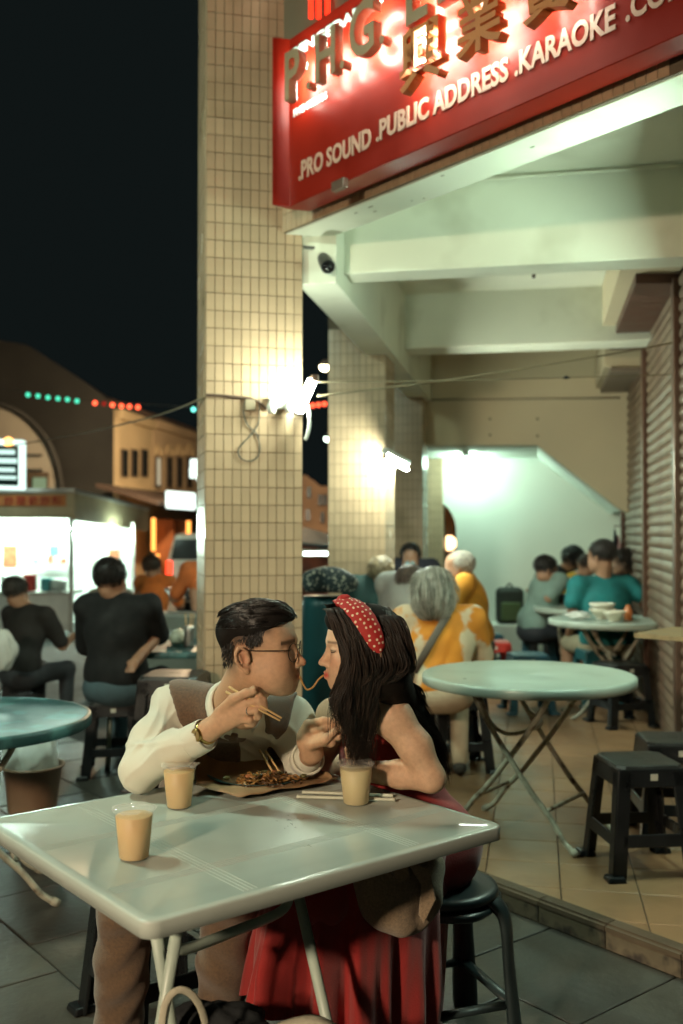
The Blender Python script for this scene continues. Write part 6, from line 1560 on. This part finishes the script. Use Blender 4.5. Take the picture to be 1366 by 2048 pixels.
bgp('man in a dark green shirt with thinning brown hair, back turned', px_(757, 1302, 7.0), A_(6), cloth('darkgreen', (.018, .045, .042)), cloth('darkpants4', (.03, .03, .03)), (.20, .15, .09), lean=.1, head=px_(762, 1148, 7.0), style='short', bulk=1.08)
bgp('man in a light grey shirt with brown hair between the elderly diners', px_(806, 1320, 6.1), A_(38), cloth('lightgrey', (.33, .36, .34)), cloth('darkpants5', (.03, .03, .03)), (.11, .085, .07), lean=.25, head=px_(824, 1172, 6.15), style='short', sleeve=.8)
bgp('black haired man in a face mask looking towards the camera', px_(826, 1235, 9.0), A_(186), cloth('navy', (.02, .02, .03)), cloth('darkpants6', (.03, .03, .03)), dark, lean=.1, head=px_(821, 1115, 8.95), mask=True, hpitch=-.1)
bgp('man in a grey green tee shirt eating, seen from the side', px_(1066, 1262, 8.9), A_(76), cloth('greygreen', (.16, .23, .20)), cloth('shortsdark', (.02, .022, .028)), dark, lean=.75, head=px_(1092, 1140, 8.85), arms=(None, (px_(1098, 1195, 8.75), px_(1130, 1168, 8.9))), shorts=True, bulk=1.05, hpitch=-.25)
bgp('woman in black with dark hair at the farthest table', px_(1132, 1235, 10.0), A_(-25), cloth('black2', (.012, .013, .014)), cloth('darkpants7', (.03, .03, .03)), (.009, .009, .009), lean=.3, s=.95, head=px_(1143, 1115, 10.0), style='pony')
bgp('small diner in a yellow top at the farthest table', px_(1172, 1240, 9.7), A_(-60), cloth('yellow', (.60, .33, .04)), cloth('darkpants8', (.03, .03, .03)), (.03, .018, .012), lean=.5, s=.85, head=px_(1174, 1132, 9.6), style='short', hpitch=-.4)
bgp('big man in a teal shirt and khaki shorts, back turned', px_(1215, 1296, 8.0), A_(-12), cloth('teal', (.012, .15, .155)), cloth('khaki', (.26, .24, .16)), (.015, .012, .01), lean=.25, bulk=1.25, s=1.08, head=px_(1203, 1114, 8.05), hang=A_(-40), shorts=True, arms=((px_(1146, 1212, 8.0), px_(1140, 1258, 8.25)), (px_(1285, 1195, 8.05), px_(1296, 1240, 8.25))), sleeve=.75, hpitch=-.1)
bgp('dark haired woman with a ponytail beside the shutters', px_(1256, 1235, 9.2), A_(-75), cloth('plum', (.05, .02, .025)), cloth('darkpants9', (.03, .03, .03)), (.018, .011, .008), lean=.3, s=.95, head=px_(1246, 1124, 9.0), style='pony')
# food at the farthest table
for i, (px, py) in enumerate(((1118, 1205), (1150, 1203))):
    p_ = on(px, py, ARC+.7215); bowl(p_.x, p_.y, ARC+.7215, .075, ['left dark bowl on the farthest round table', 'right dark bowl on the farthest round table'][i], pm('dark_bowl', (.03, .03, .03), .3))
# ================================================================== things on the square table
M_cup = pm('clear_cup_plastic', (.9, .88, .8), .10, alpha=.14, spec=.7)
M_jui = pm('cloudy_orange_juice', (.66, .43, .19), .5, var=.04, sss=.0)
M_jui2 = pm('cloudy_cream_juice', (.64, .52, .27), .5, var=.04)
M_film = pm('clear_lid_film', (.8, .75, .68), .10, alpha=.26, bump=.5, bs=60, spec=.9)
def cup(label, px, py, mat, h=.118, rb=.030, rt=.043, rz=0):
    p_ = on(px, py, TZ-.0012); o = thing('drink_cup', label, 'cup', p_, 0, 'plastic cups of juice on the square table')
    L_ = h*.86; rj = rb+(rt-rb)*.86
    m = MB(); m.lathe([(rb*.9, .002), (rb, .004), (rj-.0012, L_), (rj-.003, L_+.001), (.001, L_+.0015)], 32, p_, cap=True); m.build('juice', mat, o)
    m = MB(); m.lathe([(rb*.92, .0008), (rb+.0012, .003), (rt, h-.006), (rt+.003, h-.005), (rt+.0045, h-.001), (rt+.002, h+.001), (rt-.001, h-.001)], 40, p_, cap=False); m.build('cup_wall', M_cup, o)
    m = MB(); vs = []; n = 36
    for (rr, z, wv) in ((.0005, h+.003, 0), (rt*.5, h+.0035, .0008), (rt, h+.002, .0015), (rt+.006, h-.0005, .003)):
        for k in range(n):
            a = 2*math.pi*k/n+rz; w_ = wv*math.sin(5*a+rz*3)+wv*.6*math.sin(11*a); ex = .006*max(0, math.cos((a-rz)))**20 if rr > rt else 0
            vs.append(p_+V3((rr+w_*.5+ex)*math.cos(a), (rr+w_*.5+ex)*math.sin(a), z+w_))
    m.add(vs, [(i*n+k, i*n+(k+1) % n, (i+1)*n+(k+1) % n, (i+1)*n+k) for i in range(3) for k in range(n)], True); m.build('lid_film', M_film, o)
    return o
cup('orange juice cup nearest the camera on the square table', 268, 1716, M_jui, .107, .031, .042, 2.2)
cup('orange juice cup beside the sleeve of the man', 358, 1614, M_jui, .108, .030, .042, .3)
cup('pale juice cup standing on the straws near the woman', 712, 1607, M_jui2, .105, .032, .0445, 1.0)
# wrapped straws
M_str = pm('paper_wrapped_straw', (.62, .64, .52), .5, var=.1)
for i, (a_, b2, z_) in enumerate((((594, 1597), (790, 1603), .005), ((605, 1588), (786, 1595), .0052))):
    p, q = on(*a_, TZ), on(*b2, TZ); p.z += z_; q.z += z_
    m = MB(); m.tube([p, p+(q-p)*.03, p+(q-p)*.97, q], [.0065, .0052, .0052, .0068], 8, flat=.8)
    o = m.build('wrapped_straw', M_str); tag(o, ['front paper wrapped straw behind the pale juice cup', 'rear paper wrapped straw behind the pale juice cup'][i], 'straw', 'wrapped straws')
# tray and brown paper with noodles
NC = on(515, 1568, TZ); NC.z = TZ
pt = thing('plate', 'dark teal plate under the brown paper', 'plate', NC)
m = MB(); m.lathe([(.06, .001), (.10, .003), (.145, .016), (.148, .019), (.143, .018), (.10, .006), (.001, .005)], 40, NC+V3(.0, .06, 0), cap=False); m.build('dish', M_topD, pt)
M_pap = pm('brown_kraft_paper', (.26, .155, .075), .7, var=.15, vs=8, bump=.15, bs=20)
# paper as a grid between measured edges
front_ = [(392, 1570), (430, 1580), (475, 1592), (510, 1588), (560, 1578), (620, 1570), (655, 1561), (676, 1553)]
frontZ = [.022, .016, .012, .014, .016, .016, .018, .022]
nP = 24
fe = bezier([V3(*on(x, y, TZ+z)) for (x, y), z in zip(front_, frontZ)], 4)
back_ = [(392, 1512, 2.86), (410, 1500, 2.90), (450, 1497, 2.95), (500, 1502, 2.97), (548, 1518, 2.96), (590, 1520, 2.93), (625, 1534, 2.86), (660, 1548, 2.80)]
be_ = bezier([V3(*at(x, y, d)) for x, y, d in back_], 4)
m = MB(); vs = []; nv = 12; nf = len(fe)
for j in range(nv+1):
    t = j/nv
    for i in range(nf):
        p = fe[i]*(1-t)+be_[i]*t; lowz = TZ+.010; k_ = math.sin(math.pi*t)
        p.z = p.z*(1-k_)+lowz*k_ if t < .5 else lowz+(be_[i].z-lowz)*(2*t-1)**1.5
        p.z = max(p.z, TZ+.008)+.002*math.sin(i*1.3+j*.9)
        vs.append(p)
m.add(vs, [(j*nf+i, j*nf+i+1, (j+1)*nf+i+1, (j+1)*nf+i) for j in range(nv) for i in range(nf-1)], True)
po = m.build('food_paper', M_pap); sol = po.modifiers.new('solid', 'SOLIDIFY'); sol.thickness = .0012
tag(po, 'brown greaseproof paper holding the fried noodles', 'paper')
m = MB(); fold = [on(488, 1572, TZ+.026), on(535, 1566, TZ+.024), on(566, 1576, TZ+.012), on(480, 1594, TZ+.010)]
# noodles
rng = np.random.RandomState(5); paths = []
c0, c1 = on(500, 1560, TZ+.02), on(570, 1556, TZ+.02)
for i in range(190):
    t = rng.beta(1.6, 1.6); c = np.array(c0*(1-t)+c1*t); c += np.array([rng.normal(0, .028), rng.normal(0, .024), 0]); hz = .030*math.exp(-((t-.45)/.35)**2)*math.exp(-(((c[1]-c0.y))/.05)**2)
    c[2] = TZ+.013+rng.uniform(0, 1)*hz; a = rng.uniform(0, 6.28); L_ = rng.uniform(.02, .05); cv = rng.uniform(-60, 60); pp = []
    for s_ in np.linspace(-.5, .5, 8):
        th = a+cv*L_*s_; pp.append(c+np.array([math.cos(th)*L_*s_, math.sin(th)*L_*s_*.8, .004*math.sin(s_*6+i)]))
    paths.append(pp)
nm = thing('fried_noodles', 'heap of dark fried noodles on the brown paper', 'noodles', c0)
M_nood = pm('fried_noodle', (.30, .15, .045), .28, var=.4, vs=60); M_nood2 = pm('dark_fried_noodle', (.10, .05, .02), .28, var=.4, vs=60)
o = hair_tubes('noodle_strands', paths[:110], .0034, M_nood, nm, 6, taper=False, flat=.6); o['kind'] = 'stuff'
o = hair_tubes('dark_noodle_strands', paths[110:], .0034, M_nood2, nm, 6, taper=False, flat=.6); o['kind'] = 'stuff'
for i in range(14):
    c = np.array(c0)*(1-i/13)+np.array(c1)*(i/13)+np.array([rng.normal(0, .025), rng.normal(0, .02), .012])
    blob('food_piece', pm('prawn_piece', (.42, .17, .07), .35) if i % 3 == 0 else pm('greens_piece', (.10, .09, .03), .4), c, .008, .25, nm, sz=(1.2, 1, .7), seed=i, nu=10, nv=7)
for i, (a_, b2) in enumerate((((519, 1500), (548, 1548)), ((531, 1502), (561, 1547)))):
    p, q = at(*a_, 2.86), at(*b2, 2.78); m = MB(); m.tube([p, q], [.0032, .0026], 8)
    tag(m.build('chopstick', M_wood), ['left chopstick standing in the noodle heap', 'right chopstick standing in the noodle heap'][i], 'chopstick', 'chopsticks in the noodles')
# water drops
dr = MB(); rng = np.random.RandomState(2)
for (cx, cy, n, s_) in ((640, 1625, 14, 18), (585, 1648, 9, 14), (620, 1690, 3, 6), (565, 1640, 4, 10)):
    for i in range(n):
        p = on(cx+rng.normal(0, s_), cy+rng.normal(0, s_*.4), TZ-.0016); r = rng.uniform(.001, .0028); st_ = rng.uniform(.7, 2)
        dr.add([p+V3(r*st_*math.cos(a)*q, r*math.sin(a)*q, r*.55*z_) for q, z_ in ((1, 0), (.75, .7)) for a in [k*math.pi/4 for k in range(8)]]+[p+V3(0, 0, r*.5)], [(k, (k+1) % 8, 8+(k+1) % 8, 8+k) for k in range(8)]+[(8+k, 8+(k+1) % 8, 16) for k in range(8)], True)
o = dr.build('water_drops', pm('water_drop', (.8, .85, .8), .03, trans=.9, ior=1.33)); o['kind'] = 'stuff'; tag(o, 'scattered water drops on the table behind the centre', 'water')
# tote bag under the table
M_tote = pm('cream_cotton_tote', (.45, .42, .32), .85, bump=.2, bs=200)
tb_ = thing('tote_bag', 'cream tote bag with looped handle on the ground under the table', 'bag', at(400, 2080, 2.05))
m = MB(); m.tube(bezier([at(322, 2070, 1.98), at(330, 2010, 1.98), at(352, 1982, 1.98), at(378, 1985, 1.99), at(400, 2012, 2.0), at(412, 2050, 2.01)], 7), .0075, 8, flat=.3, up=(0, -1, 0)); m.build('handle', M_tote, tb_)
blob('bag_body', M_tote, at(400, 2200, 2.08), .16, .1, tb_, sz=(1.1, .8, .9), seed=21)
blob('dark_contents', pm('dark_cloth', (.012, .014, .016), .9, bump=.4, bs=40), at(430, 2050, 2.15), .075, .18, tb_, sz=(1.5, .8, .6), seed=22)
m = MB(); P_ = bezier([at(545, 2062, 2.05), at(590, 2046, 2.05), at(640, 2042, 2.06), at(700, 2075, 2.08)], 6); m.tube(P_, .02, 8, flat=.4); m.build('strap', M_tote, tb_)
